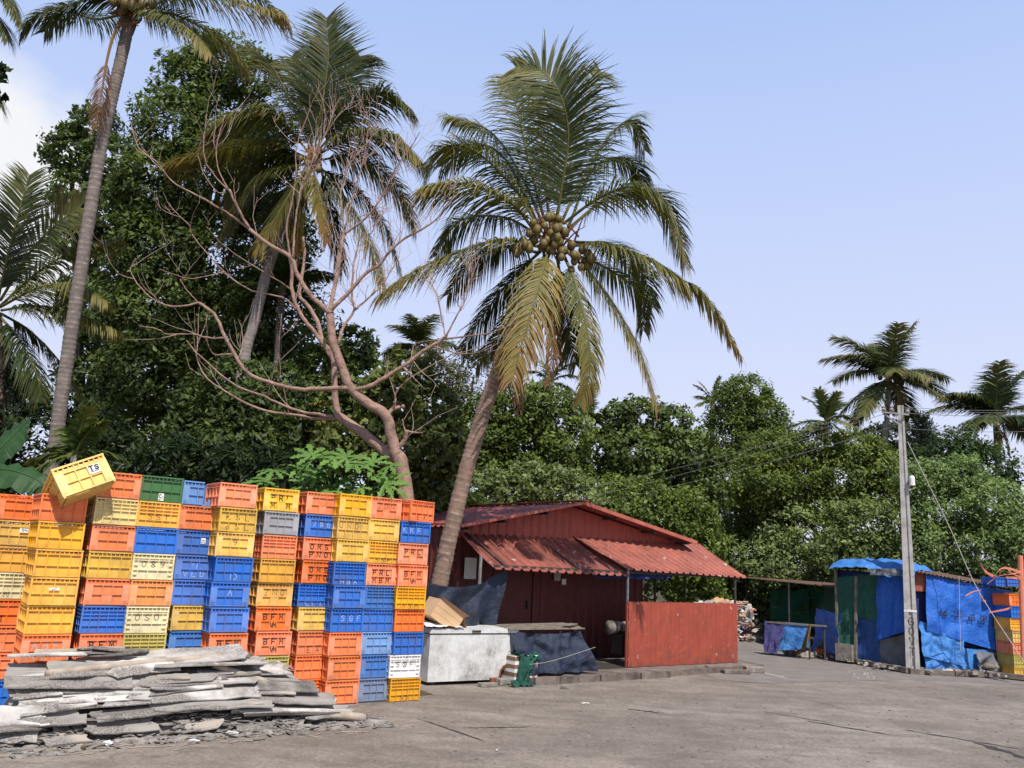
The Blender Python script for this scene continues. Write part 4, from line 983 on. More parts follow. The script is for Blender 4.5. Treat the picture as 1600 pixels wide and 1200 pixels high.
scrap(169, 1161, .05, MT['white'], 'crumpled white wrapper at the foot of the roofing heap, left of middle', .03)
scrap(303, 1157, .05, MT['white'], 'flat white scrap at the foot of the roofing heap, right of middle', .03, sq=(1.2, .6, .25))
scrap(130, 1168, .025, MT['coconut'], 'small green fruit on the ground before the heap', .025, 'fruit', 'fallen_fruit', (1, 1, .9))
scrap(364, 1145, .06, MT['dirtywhite'], 'white plastic scrap low on the heap front', .05, sq=(1.2, .5, .3))
scrap(915, 1099, .05, MT['dirtywhite'], 'pale crumpled scrap alone on the yard', .015, sq=(1.2, .6, .3))
scrap(776, 1172, .03, MT['dirtywhite'], 'tiny pale paper strip on the near yard', .01, sq=(.4, 1.3, .2))
scrap(545, 1122, .08, MT['white'], 'torn pale plastic at the right tip of the heap', .04, sq=(1.3, .8, .3))

# ------------------------------------------------------------------ far side of the lane: net stall and blue shacks
def wallpt(px, py, a, c):                 # on the vertical plane through a and c
    d = (c - a); d.z = 0; n = Vector((-d.y, d.x, 0)).normalized(); return VP(px, py, a, n)
w0, w1, w2, w3 = G(1165, 988, .07), G(1310, 1030, .07), G(1432, 1046, .07), G(1566, 1050, .07)
def W1(px, py, off=0): return wallpt(px, py, w0, w1) + off * ((w1 - w0).cross(Z)).normalized()
def W2(px, py, off=0): return wallpt(px, py, w1, w2) + off * ((w2 - w1).cross(Z)).normalized()
def W3(px, py, off=0): return wallpt(px, py, w2, w3) + off * ((w3 - w2).cross(Z)).normalized()
n1 = ((w1 - w0).cross(Z)).normalized(); n2 = ((w2 - w1).cross(Z)).normalized(); n3 = ((w3 - w2).cross(Z)).normalized()
# orient so that "front" normals face the camera
f1 = n1 if n1.dot(CP - w0) > 0 else -n1; f2 = n2 if n2.dot(CP - w1) > 0 else -n2; f3 = n3 if n3.dot(CP - w2) > 0 else -n3
def up(p, z): return Vector((p.x, p.y, z))
stall = empty('net_stall', (w0 + w1) / 2, 'open stall of thin posts with flat tin roof and dark green shade nets', 'stall')
DP = 2.2
rz0, rz1 = W1(1165, 902).z, W1(1312, 917).z
b = MB(); A_ = up(w0, rz0) + f1 * .15; Bq = up(w1, rz1) + f1 * .15; bk = -f1 * DP - Z * .02
b_ = Bq - A_; corr(b, A_, b_, bk, 10, 3, .015, .1, Z, 'sin', .008); b.build('roof', MT['rust'], stall)
for (p, zt_, m_) in ((w0 + (w1 - w0) * .02, rz0, 'dark_steel'), (w0 + (w1 - w0) * .56, (rz0 + rz1) / 2 - .02, 'steel'), (w0 - f1 * (DP - .1), rz0, 'dark_steel'), (w0 + (w1 - w0) * .38 - f1 * (DP - .1), rz0, 'dark_steel')):
    post(stall, up(p, .06), up(p, zt_ - .02), .03, MT[m_])
b = MB(); B0, B1 = w0 - f1 * DP, w1 - f1 * DP
for k in range(2):
    a, c = B0.lerp(B1, k / 2), B0.lerp(B1, (k + 1) / 2)
    cloth(b, up(a, rz0 - .22), up(c, rz0 - .2), up(c, .35), up(a, .35), 20, 16, .08, .12, 2, f1, k + 2)
cloth(b, up(w0 - f1 * .8, rz0 - .3), up(B0, rz0 - .2), up(B0, .3), up(w0 - f1 * .8, .5), 14, 14, .08, .1, 2, None, 7)
b.build('shade_net', MT['shade'], stall, smooth=True)
b = MB(); i0, i1 = w0 + (w1 - w0) * .57, w1
cloth(b, up(i0 - f1 * .9, rz1 + .03), up(i1 - f1 * .9, rz1), up(i1 - f1 * .9, .1), up(i0 - f1 * .9, .1), 16, 16, .06, 0, 2, f1, 12)
b.build('dark_backing', MT['net_green'], stall, smooth=True)
# blue sheet beside the stall post
b = MB(); cloth(b, W1(1274, 950), W1(1311, 960), W1(1311, 1023), W1(1272, 1018), 18, 22, .10, 0, 2.5, f1, 14, 0, .3, 1.2)
tag(b.build('blue_tarp', MT['tarp_blue'], smooth=True, origin=W1(1290, 1020)), 'bright blue tarp sheet closing the stall bay beside the green net wall', 'tarp')
# hanging cloths on a bench
bn = empty('bench', G(1232, 1026), 'rough wooden bench under draped blue cloths in the stall', 'bench')
q0, q1 = D(1198, 968, G(1205, 1024).y), D(1264, 977, G(1264, 1031).y); bz = (q0.z + q1.z) / 2 - .03
b = MB()
for k in range(3): b.beam(up(q0, bz) - f1 * (.05 + .18 * k), up(q1, bz) - f1 * (.05 + .18 * k), .16, .03)
b.build('seat', MT['ply'], bn)
for pp in (q0.lerp(q1, .06), q0.lerp(q1, .94)):
    for k in (.06, .42): b = MB(); b.beam(up(pp, .005) - f1 * k, up(pp, bz - .02) - f1 * k, .035, .035, f1); b.build('leg', MT['dark_steel'], bn)
b = MB(); cloth(b, up(q0, bz + .02) + f1 * .05, up(q0.lerp(q1, .55), bz + .02) + f1 * .05, up(q0.lerp(q1, .30), .06) + f1 * .08, up(q0, .04) + f1 * .08, 24, 20, .07, 0, 3, f1, 3, .05, .3, 2)
tag(b.build('hanging_cloth', MT['cloth_violet'], smooth=True, origin=up(q0, bz)), 'dull violet cloth hanging over the stall bench', 'cloth')
b = MB(); cloth(b, up(q0.lerp(q1, .5), bz + .022) + f1 * .06, up(q0.lerp(q1, 1.06), bz + .02) + f1 * .05, up(q0.lerp(q1, 1.06), .22) + f1 * .08, up(q0.lerp(q1, .3), .08) + f1 * .07, 24, 20, .07, 0, 3, f1, 5, .15, .3, 2)
tag(b.build('hanging_cloth', MT['tarp_pale'], smooth=True, origin=up(q1, bz)), 'faded blue cloth hanging over the stall bench', 'cloth')
b = MB()
for k in range(7):
    o_ = (k - 3) * .025; b.tube(spline([up(q1, bz + .02) + (w1 - w0).normalized() * (.05 + o_), up(q1, bz - .3) + (w1 - w0).normalized() * (.1 + o_) + f1 * .1, up(q1, .25) + (w1 - w0).normalized() * (.02 + o_) + f1 * .15, up(q1, .1) - (w1 - w0).normalized() * (.35 + o_ * 3) + f1 * .2], 12), .016, 5)
tag(b.build('rope_hank', MT['jute'], origin=up(q1, bz)), 'brown rope hank trailing from the bench end', 'rope')
b = MB(); b.blob(W1(1249, 965) - f1 * 1.2, .3, 12, 8, .15); tag(b.build('blue_sack', MT['tarp_dark'], smooth=True, origin=W1(1249, 965) - f1 * 1.2), 'dark blue sack inside the stall', 'sack')
for i, (px, py, r) in enumerate(((1205, 962, .1), (1222, 964, .09), (1238, 966, .1))):
    pass
# bottle crate
q = G(1291, 1022, .08)
o = crate(OR, 'framed', q, R_(-35), 'short orange crate of bottles at the foot of the blue tarp', 'bottle crate'); o.scale = (.9, .75, .42); del o['group']
for k in range(8):
    p = q + Vector((-.13 + .085 * (k % 4), -.02 + .12 * (k // 4), .10)); b = MB()
    b.tube([p, p + Z * .14, p + Z * .18, p + Z * .24], [.028, .028, .012, .011], 8); tag(b.build('glass_bottle', MT['glass'], origin=p, smooth=True), 'brown glass bottle standing in the short orange crate', 'bottle', 'bottles in the orange crate')

# main blue shack
shk = empty('tarpaulin_shack', (w1 + w2) / 2, 'ramshackle shack clad in green and blue tarpaulins with bulging roof sheet', 'shack')
zA, zB, zC, zE = W2(1305, 888).z, W2(1430, 895).z, W3(1440, 893).z, W3(1566, 921).z
c0, c1_, c2_ = up(w1, 0), up(w2, 0), up(w3, 0)
def panel(name, pts, m, nrm, seed, amp=.05, nu=24, nv=30, **k):
    b = MB(); cloth(b, *pts, nu, nv, amp, 0, k.get('freq', 2.0), nrm, seed, k.get('rag', 0), k.get('fold', .25), k.get('ff', 2)); return b.build(name, m, shk, smooth=True)
panel('green_sheet', (W2(1306, 902), W2(1337, 899), W2(1336, 1014), W2(1307, 1010)), MT['net_green'], f2, 1)
panel('green_sheet', (W2(1337, 898) - f2 * .02, W2(1373, 897) - f2 * .02, W2(1376, 973) - f2 * .02, W2(1338, 964) - f2 * .02), MT['net_green'], f2, 2, .05)
panel('lower_sheet', (W2(1337, 960) - f2 * .07, W2(1374, 968) - f2 * .07, W2(1374, 1036) - f2 * .05, W2(1336, 1032) - f2 * .05), MT['tarp_deep'], f2, 3, .05)['label'] = 'dull blue sheet low on the side wall'
panel('side_sheet', (W2(1372, 897) + f2 * .04, W2(1420, 897) + f2 * .02, W2(1420, 985) + f2 * .05, W2(1370, 1002) + f2 * .08), MT['tarp_blue'], f2, 4, .09, fold=.4, ff=2.5)
panel('torn_sheet', (W2(1374, 1000) - f2 * .06, W2(1432, 985) - f2 * .06, W2(1432, 1044) - f2 * .02, W2(1372, 1036) - f2 * .02), MT['grey_plastic'], f2, 5, .10)['label'] = 'torn grey plastic at the shack corner'
# right part with the big tarp
panel('front_tarp', (W3(1444, 897) + f3 * .08, W3(1564, 922) + f3 * .06, W3(1567, 1020) + f3 * .10, W3(1444, 985) + f3 * .10), MT['tarp_blue'], f3, 6, .10, 40, 30, fold=.12, ff=1.5)
panel('lower_tarp', (W3(1434, 970) + f3 * .06, W3(1500, 985) + f3 * .06, W3(1500, 1040) + f3 * .16, W3(1436, 1024) + f3 * .14), MT['tarp_pale'], f3, 7, .14, 30, 24, fold=.4, ff=2, freq=3)
panel('skirt_tarp', (W3(1440, 1010) + f3 * .02, W3(1568, 1016) + f3 * .02, W3(1566, 1052) + f3 * .10, W3(1440, 1046) + f3 * .10), MT['tarp_pale'], f3, 8, .09, 30, 14, fold=.4, ff=4)
panel('grey_sheet', (W3(1520, 1016) + f3 * .13, W3(1569, 1022) + f3 * .13, W3(1568, 1050) + f3 * .22, W3(1516, 1048) + f3 * .22), MT['grey_plastic'], f3, 9, .16, 20, 16, fold=.5, ff=2, freq=4, rag=.2)
b = MB(); a_ = W3(1427, 893) - f3 * .04; c_ = W3(1450, 897) - f3 * .04
corr(b, up(a_, zC - .01), up(c_, 0) - up(a_, 0), Z * -.42, 10, 2, .015, .08, f3, 'sin', .004); b.build('tin_strip', MT['awn_red'], shk)
for pa, pc in ((up(w2, .06), up(w2, zB)), (up(w1, .06), up(w1, zA)), (up(w3, .06), up(w3, zE)), (W2(1338, 900), W2(1337, 1030))):
    bd = MB(); bd.beam(pa, pc, .055, .055, f2); bd.build('frame_post', MT['ply'], shk)
# dark inside and closing walls
b = MB(); bkv = Vector((.75, 1, 0)).normalized() * 3.0
for (p, q_, za, zb2) in ((w1, w1 + bkv, zA, zA), (w1 + bkv, w3 + bkv, zA, zE), (w3 + bkv, w3, zE, zE)): b.quad(up(p, .05), up(q_, .05), up(q_, zb2 - .03), up(p, za - .03))
for (p, q_, za, zb2, nn) in ((w1, w2, zA, zB, f2), (w2, w3, zC, zE, f3)): b.quad(up(p, .05) - nn * .16, up(q_, .05) - nn * .16, up(q_, zb2 - .05) - nn * .16, up(p, za - .05) - nn * .16)
b.build('inner_wall', MT['tarp_dark'], shk)
b = MB()
rA, rB, rC, rD = up(w1, zA) + f2 * .1, up(w2, zB + .02) + f2 * .12 + f3 * .1, up(w3, zE + .03) + f3 * .12, up(w3, zE + .03)
corr(b, rB + Z * .02, rC - rB, bkv + Z * .03, 10, 2, .012, .1, Z, 'sin', .01); rf2 = b.build('roof', MT['rust'], shk)
b = MB(); corr(b, rA + Z * .02, rB - rA, bkv + Z * .05, 10, 2, .012, .1, Z, 'sin', .01); b.build('roof', MT['rust'], shk)
# bulging roof tarp
b = MB()
tA, tB = W2(1300, 886) + f2 * .2, W2(1436, 893) + f2 * .25
def rt(u, v):
    p = tA.lerp(tB, u) + bkv * (.75 * v) ; edge = math.sin(math.pi * min(1, max(0, u))) ** .35 * math.sin(math.pi * min(1, .06 + v * .9)) ** .4
    fr_ = max(0, (.14 - v) / .14)
    return p + Z * (.03 + .21 * edge + .07 * mnoise.noise(Vector((u * 9, v * 9, 1))) - fr_ * (.10 + .16 * max(0, math.sin((u - .45) * 5)))) + f2 * (.05 * mnoise.noise(Vector((u * 8, 3, 0))))
b.grid(rt, 50, 30); 
tag(b.build('roof_tarp', MT['tarp_pale'], smooth=True, origin=(tA + tB) / 2), 'crumpled blue tarp thrown over the shack roof', 'tarp')
b = MB(); cloth(b, W2(1365, 889) + f2 * .27, W2(1416, 889) + f2 * .29, W2(1416, 900) + f2 * .32, W2(1370, 899) + f2 * .30, 24, 10, .10, 0, 5, f2, 3)
tag(b.build('silver_tarp', MT['grey_plastic'], smooth=True, origin=W2(1390, 892) + f2 * .27), 'silvery tarp end drooping from the shack roof', 'tarp')
# black stencil blocks on the big tarp: five smudged prints
b = MB()
for k, (px, py) in enumerate(((1468, 957), (1489, 959), (1511, 964), (1530, 966), (1549, 972))):
    b = MB(); c = W3(px, py) + f3 * .175; ux = (w3 - w2).normalized()
    for j in range(9):
        xx = (j % 3 - 1) * .062; zz = (j // 3 - 1) * .052
        if (k * 5 + j * 3) % 7 == 0: continue
        hw = .024; b.quad(*[c + ux * (xx + sx * hw) + Z * (zz + sz * .018) - f3 * .04 for sx, sz in ((-1, -1), (1, -1), (1, 1), (-1, 1))])
    b.build('printed_mark', MT['ink'], shk)
b = MB(); b.tube([W3(1489, 900) + f3 * .19, W3(1490, 960) + f3 * .19, W3(1491, 1015) + f3 * .2], .006, 5); b.build('cord', MT['rope'], shk)
# base block and rubbish
q = W2(1322, 1020) + f2 * .06; b = MB(); b.beam(up(W2(1308, 1010), .05) + f2 * .02, up(W2(1308, 1010), .42) + f2 * .02, .05, .05, f2)
b.beam(up(W2(1309, 1030), .24) + f2 * .04, up(W2(1335, 1030), .24) + f2 * .04, .12, .38); tag(b.build('cement_footing', MT['stone'], origin=up(q, .05)), 'rough cement footing under the green sheet of the shack', 'footing')
def sack(px, py, r, m, label, sq=(1, .8, .7), off=0, name='refuse_sack', cat='sack', z=None):
    q = G(px, py, .08) if z is None else D(px, py, z); b = MB(); b.blob(q + Z * r * sq[2] * .8, r, 12, 9, .22, sq); return tag(b.build(name, m, origin=q, smooth=True), label, cat)
q = G(1516, 1044, .07); b = MB(); M = Matrix.Translation(q) @ Matrix.Rotation(R_(25), 4, 'Z') @ Matrix.Rotation(R_(-22), 4, 'X'); b.box(-.17, .17, -.03, .03, .0, .38, M); tag(b.build('leaning_slab', MT['stone'], origin=q), 'grey slab leaning on the foot of the blue shack', 'slab')
sack(1555, 1050, .22, MT['ply'], 'brown rag heap at the right corner of the shack', (1.3, .8, .6))
sack(1584, 1052, .16, MT['stone'], 'grey sack by the far crate stacks', (1.4, .8, .5))
# refuse pile seen past the red panel
SK = [(1104, 957, .36, 'dirtywhite', 'cream sack at the left of the refuse pile behind the panel'), (1122, 951, .4, 'card', 'brown sack on top of the refuse pile'), (1140, 956, .36, 'white', 'white sack on the refuse pile behind the panel edge'), (1154, 966, .42, 'dirtywhite', 'dirty white sack beside the red panel edge'), (1160, 962, .3, 'white', 'pale sack next to the stall post'), (1156, 990, .4, 'redcloth', 'red mesh sack low in the refuse pile'), (1160, 976, .22, 'blue_paint', 'blue plastic drum in the refuse pile'), (1130, 975, .5, 'dirtywhite', 'large grey sack behind the red panel'), (1166, 1000, .34, 'white', 'white rag bag at the foot of the refuse pile')]
for k, (px, py, r, m, lb) in enumerate(SK):
    q = D(px, py, 25.2 + (k % 3) * .25); b = MB(); b.blob(q, r, 14, 10, .3, (1, .9, .75)); tag(b.build('refuse_sack', MT[m], origin=q), lb, 'sack')
b = MB(); rr = random.Random(9)
for i in range(420):
    p = D(rr.gauss(1130, 22), 0, 25.0); p = D(rr.gauss(1135, 20), rr.uniform(940, 1003), 24.6 + rr.random() * .8)
    L = rr.uniform(.03, .1); M = Matrix.Translation(p) @ Matrix.Rotation(rr.uniform(0, 6), 4, 'Z') @ Matrix.Rotation(rr.uniform(0, 6), 4, 'X'); b.mi = rr.choice((0, 0, 1, 2)); b.box(-L, L, -L * .6, L * .6, -.01, .01, M)
tag(b.build('refuse_litter', [MT['dirtywhite'], MT['card'], MT['redcloth']]), 'loose rags and packaging heaped among the refuse sacks', 'refuse', kind='stuff')
b = MB()
for i in range(500):                      # rubble and litter along the far kerb
    t_ = rr.random(); k = min(int(t_ * 4), 3); p = fk[k + 0].lerp(fk[k + 1], t_ * 4 - k); p = p + Vector((rr.gauss(.1, .3), rr.gauss(.25, .25), .07)); r = rr.uniform(.015, .07)
    b.mi = rr.choice((0, 0, 0, 1)); M = Matrix.Translation(p) @ Matrix.Rotation(rr.uniform(0, 6), 4, 'Z') @ Matrix.Rotation(rr.uniform(-.5, .5), 4, 'X'); b.box(-r, r, -r * .7, r * .7, -.01, r * .8, M)
tag(b.build('kerb_rubble', [MT['stone'], MT['dirtywhite']]), 'broken stones and litter along the far kerb', 'rubble', kind='stuff')
for k, (px, py, r) in enumerate(((1157, 998, .2), (1180, 1003, .22), (1235, 1024, .18), (1262, 1028, .2))):
    q = G(px, py); b = MB(); b.blob(q + Z * r * .3, r, 10, 7, .25, (1.2, .8, .6)); tag(b.build('kerb_stone', MT['stone'], origin=q), ['rough stone at the lane edge below the refuse pile', 'large rough stone left of the draped cloths', 'rough stone under the draped cloths', 'rough stone beside the blue stall tarp'][k], 'stone')
b = MB()
for i in range(26):
    p = G(rr.gauss(1352, 14), rr.gauss(1056, 4)); r = rr.uniform(.008, .025); M = Matrix.Translation(p + Z * .005) @ Matrix.Rotation(rr.uniform(0, 6), 4, 'Z'); b.box(-r, r, -r * .6, r * .6, 0, .012, M)
tag(b.build('paper_litter', MT['dirtywhite']), 'white paper litter on the lane before the shack', 'litter', kind='stuff')

# ------------------------------------------------------------------ concrete pole, wires, stay
pb_ = G(1427, 1052); YP = pb_.y
ptop = D(1407, 634, YP); up_ = empty('power_pole', pb_, 'tapered grey concrete power pole with painted letters', 'power pole')
ang = R_(-25); pX = Vector((math.cos(ang), math.sin(ang), 0)); pY = Vector((-pX.y, pX.x, 0))
b = MB(); ax_ = ptop - pb_
sec = lambda k, s_: [pb_ + ax_ * k + pX * (x * s_) + pY * (y * s_) for x, y in ((-1, -1), (-.35, -1), (-.3, -.72), (.3, -.72), (.35, -1), (1, -1), (1, 1), (-1, 1))]
n0 = 14
for i in range(n0):
    k0, k1 = i / n0, (i + 1) / n0; sa, sb = .14 + (.062 - .14) * k0, .14 + (.062 - .14) * k1; a_, c_ = sec(k0, sa), sec(k1, sb)
    for j in range(8): b.quad(a_[j], a_[(j + 1) % 8], c_[(j + 1) % 8], c_[j])
b.quad(*sec(1, .062)); b.build('shaft', MT['pole_c'], up_)
b = MB(); ux = pX; 
for i, ch in enumerate('GOVTI'):
    k = .185 - i * .036; c = pb_ + ax_ * k + pY * -(.14 - .078 * k) ; sz = .17
    def put(q_, si, c=c): return c + ux * q_.x + Z * q_.y - pY * (.004 + .0006 * si)
    strokes(b, ch, 0, 0, .10, .16, .017, put)
b.build('lettering', MT['ink'], up_)
b = MB(); c = pb_ + ax_ * .222; sz = .14 - .078 * .222 + .004
for k in range(1): b.box(-sz, sz, -sz, sz, -.02, .02, Matrix.Translation(c) @ Matrix.Rotation(ang, 4, 'Z'))
b.build('white_band', MT['white'], up_)
ca = empty('crossarm', D(1407, 646, YP), '', ''); bpy.data.objects.remove(ca)
b = MB(); q0, q1 = D(1378, 644, YP - .15), D(1420, 648, YP - .15); b.beam(q0, q1, .035, .035); b.beam(D(1380, 646, YP - .12), D(1406, 664, YP - .12), .03, .03); arm = b.build('crossarm', MT['steel'], up_)
for px, py in ((1381, 640), (1393, 640), (1418, 643)):
    q = D(px, py, YP - .15); b = MB(); b.tube([q - Z * .05, q, q + Z * .03, q + Z * .07], [.03, .055, .03, .045], 10); b.build('insulator', MT['porcelain'], arm)
b = MB(); q = D(1425, 750, YP - .2); b.tube([q - Z * .12, q + Z * .05, q + Z * .1], [.06, .06, .03], 10); b.build('lamp', MT['white'], up_)
def wire(a, c, sag, label, r=.0065):
    b = MB(); pts = [a.lerp(c, k / 24) - Z * (sag * 4 * (k / 24) * (1 - k / 24)) for k in range(25)]; b.tube(pts, r, 4)
    tag(b.build('power_line', MT['wire'], origin=a), label, 'power line')
for i, (ya, xb, yb2, nm) in enumerate(((632, 1700, 634, 'topmost'), (635, 1700, 638, 'second'), (641, 1700, 643, 'third'), (665, 1700, 668, 'lowest'))):
    wire(D(1409, ya + 4, YP), D(xb, yb2, 21), .1, f'{nm} of four thin wires running from the pole to the right edge')
for i, (xa, ya, xb, yb2, nm) in enumerate(((1381, 640, 860, 775, 'upper'), (1393, 643, 860, 790, 'middle'), (1403, 664, 860, 801, 'lower'))):
    wire(D(xa, ya, YP - .1), D(xb, yb2, 20.5), .12, f'{nm} of three wires falling from the pole to behind the red shed')
st = [D(1418, 690, YP), D(1482, 820, YP - .4), D(1530, 925, YP - .8), D(1612, 1052, YP - 1.5)]
sr = empty('stay_rope', st[0], 'pale stay rope slanting down from the pole to the right', 'rope')
b = MB(); b.tube(spline(st, 30), .0075, 6); b.build('rope', MT['rope'], sr)
b = MB(); b.tube(spline([st[2] + Vector((-.3, 0, -.1)), st[2] + Vector((-.12, 0, .0)), st[2] + Vector((.02, 0, .03))], 8), .013, 5); b.tube(spline([st[2], st[2] + Vector((.03, -.02, -.14)), st[2] + Vector((.1, 0, -.2)), st[2] + Vector((.12, 0, -.16))], 8), .012, 5); b.build('knot', MT['coral'], sr)
# coral cloth-wrapped post with ribbons
cp = empty('ribbon_post', D(1594, 960, 17.6), 'coral cloth-wrapped post with torn fluttering ribbons at the right edge', 'post')
b = MB(); b.tube([D(1599, 1030, 17.6), D(1597, 940, 17.6), D(1594, 868, 17.6)], [.045, .055, .05], 10); b.build('wrapped_post', MT['coral'], cp)
b = MB()
rr = random.Random(3)
for pts in ([(1597, 895), (1575, 888), (1562, 890), (1552, 905)], [(1597, 893), (1580, 897), (1560, 900), (1543, 912)], [(1566, 882), (1563, 895), (1555, 912)], [(1552, 900), (1540, 893), (1532, 880)], [(1598, 903), (1582, 896), (1570, 885)], [(1596, 918), (1588, 930), (1581, 946)], [(1598, 905), (1588, 903), (1572, 902)], [(1581, 948), (1572, 952), (1546, 957)]):
    b = MB(); P = spline([D(x, y, 17.5 + rr.uniform(-.15, .15)) for x, y in pts], 10); wv = Vector((.3, 0, 1)).normalized() * rr.uniform(.012, .034)
    for i in range(10):
        ww = wv * (1 - .5 * i / 10); b.quad(P[i] - ww, P[i + 1] - ww, P[i + 1] + ww, P[i] + ww)
    b.build('ribbon', MT['coral'], cp)
# painted board hidden in the bushes behind the crates
q = D(705, 760, 22.5); b = MB(); b.box(-.45, .45, -.03, .03, -.05, .22, Matrix.Translation(q)); bo = b.build('upper_half', MT['blue_paint'], None, q); bpy.data.objects.remove(bo)
sb = empty('painted_board', q, 'blue and orange painted board among bushes behind the crates', 'board')
b = MB(); b.box(-.55, .55, -.03, .03, -.03, .3, Matrix.Translation(q)); b.build('blue_half', MT['blue_paint'], sb)
b = MB(); b.box(-.55, .45, -.03, .03, -.22, -.032, Matrix.Translation(q)); b.build('orange_half', MT['orange_paint'], sb)
for x in (-.4, .4): b = MB(); b.beam(Vector((q.x + x, q.y + .05, 0)), Vector((q.x + x, q.y + .05, q.z)), .06, .06, Vector((0, 1, 0))); b.build('post', MT['ply'], sb)

# ------------------------------------------------------------------ foliage
def leaf_object(name, P, Nn, size, asp, shade, parent, tint, m='leaf'):
    """many small leaves: P centres (n,3), Nn normals, size (n,), shade (n,)"""
    n = len(P)
    r = RNG.normal(size=(n, 3)); t = np.cross(Nn, r); t /= np.linalg.norm(t, axis=1, keepdims=True) + 1e-9
    t[:, 2] -= .35; t /= np.linalg.norm(t, axis=1, keepdims=True) + 1e-9
    s = np.cross(Nn, t); s /= np.linalg.norm(s, axis=1, keepdims=True) + 1e-9
    L = size[:, None]; W_ = L * asp
    nn = np.cross(t, s)
    v = np.empty((n, 4, 3)); v[:, 0] = P - t * L * .5; v[:, 1] = P + s * W_ * .5 - t * L * .05 - nn * L * .08; v[:, 2] = P + t * L * .5 - nn * L * .04; v[:, 3] = P - s * W_ * .5 - t * L * .05 - nn * L * .08
    off = np.array(WORLD.get(parent.name, Vector())); v -= off
    me = bpy.data.meshes.new(name); me.vertices.add(n * 4); me.vertices.foreach_set('co', v.reshape(-1).astype(np.float32))
    me.loops.add(n * 4); me.loops.foreach_set('vertex_index', np.arange(n * 4, dtype=np.int32))
    me.polygons.add(n); me.polygons.foreach_set('loop_start', np.arange(0, n * 4, 4, dtype=np.int32)); me.polygons.foreach_set('loop_total', np.full(n, 4, dtype=np.int32))
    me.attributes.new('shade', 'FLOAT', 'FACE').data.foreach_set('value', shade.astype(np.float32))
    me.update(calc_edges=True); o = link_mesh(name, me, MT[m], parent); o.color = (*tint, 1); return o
def crown_points(lobes, leaf, dens, cull=.55, flat=.0):
    PP, NN, SS = [], [], []
    for (c, rx, ry, rz) in lobes:
        c = np.array(c); area = 4 * math.pi * ((rx * ry + rx * rz + ry * rz) / 3)
        ncl = int(max(16, area / (.30 * max(.5, (rx + rz) / 2)) ** 2 * 1.1)); per = int(DM * dens * area / (leaf ** 2 * .36) / ncl)
        d = RNG.normal(size=(ncl, 3)); d /= np.linalg.norm(d, axis=1, keepdims=True); d = d[d[:, 1] < cull]
        rad = RNG.uniform(.62, 1.08, size=(len(d), 1)) ** .7
        cc = c + d * rad * np.array([rx, ry, rz])
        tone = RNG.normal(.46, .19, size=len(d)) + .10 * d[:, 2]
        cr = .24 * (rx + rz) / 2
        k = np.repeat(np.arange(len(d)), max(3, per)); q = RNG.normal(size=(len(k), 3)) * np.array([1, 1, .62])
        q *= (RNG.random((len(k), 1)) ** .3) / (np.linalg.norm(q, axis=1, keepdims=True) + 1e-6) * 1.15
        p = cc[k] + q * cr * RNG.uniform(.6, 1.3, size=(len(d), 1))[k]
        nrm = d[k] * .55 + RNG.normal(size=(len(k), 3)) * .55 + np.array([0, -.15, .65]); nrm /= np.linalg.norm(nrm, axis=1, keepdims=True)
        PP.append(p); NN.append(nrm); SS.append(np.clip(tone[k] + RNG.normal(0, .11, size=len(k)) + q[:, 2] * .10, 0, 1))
    return np.concatenate(PP), np.concatenate(NN), np.concatenate(SS)
NL = [0]; DM = 4.2
def tree(name, cat, label, Y, lobes, base, tint, leaf=.15, asp=.5, dens=.75, tr=.14, group='trees and bushes behind the yard', trunk=True, depth=.8, barkm='bark', limbs=True):
    """lobes in photo pixels (x, y, rx, ry[, dY])"""
    L3 = []
    for l in lobes:
        dy = l[4] if len(l) > 4 else random.uniform(-.5, .5); c = D(l[0], l[1], Y + dy); s_ = PX(Y)
        L3.append((tuple(c), l[2] * s_, (l[2] + l[3]) / 2 * s_ * depth, l[3] * s_))
    bx = D(base, 700, Y).x; root = empty(name, (bx, Y + .3, 0), label, cat, group)
    P, N_, S_ = crown_points(L3, leaf, dens * (1.55 if group == G1 else 1.0)); NL[0] += len(P)
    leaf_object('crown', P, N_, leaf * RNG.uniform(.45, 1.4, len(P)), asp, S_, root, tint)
    if trunk:
        b = MB(); top = sorted(L3, key=lambda q: -q[0][2])
        B0 = Vector((bx, Y + .3, 0)); main = Vector(top[min(1, len(top) - 1)][0]); mid = B0.lerp(main, .5) + Vector((random.uniform(-.3, .3), 0, 0))
        pts = spline([B0 - Z * .1, mid, main], 10); b.tube(pts, lerp_list([tr, tr * .7, tr * .3], 10), 8)
        if limbs:
            for q in top[1:]:
                a_ = pts[random.randint(3, 7)]; c = Vector(q[0]); b.tube(spline([a_, a_.lerp(c, .5) + Vector((0, -.1, .2)), c], 7), lerp_list([tr * .45, tr * .12], 7), 6)
        b.build('trunk', MT[barkm], root)
    return root
DG, MG, YG, PG_ = (.082, .115, .030), (.105, .145, .030), (.14, .17, .036), (.15, .19, .066)
G1 = 'trees rising behind the crate wall'; G2 = 'trees and bushes behind the sheds'
tree('broadleaf_tree', 'tree', 'very tall dark dense tree behind the bare tree, crown reaching the top left palm', 22, [(350, 95, 62, 45), (300, 130, 62, 60), (395, 120, 40, 50), (270, 200, 62, 66), (350, 190, 80, 70), (250, 290, 74, 70), (330, 290, 90, 80), (400, 260, 60, 80), (240, 390, 70, 70), (330, 400, 100, 85), (420, 380, 70, 80), (250, 490, 84, 74), (340, 510, 100, 80), (430, 500, 84, 80), (240, 590, 84, 70), (340, 610, 100, 76), (440, 610, 80, 80), (260, 690, 95, 66), (370, 705, 100, 62), (470, 700, 60, 60), (215, 320, 46, 50), (205, 470, 50, 54), (205, 570, 50, 50)], 330, DG, .17, .42, .62, .26, G1)
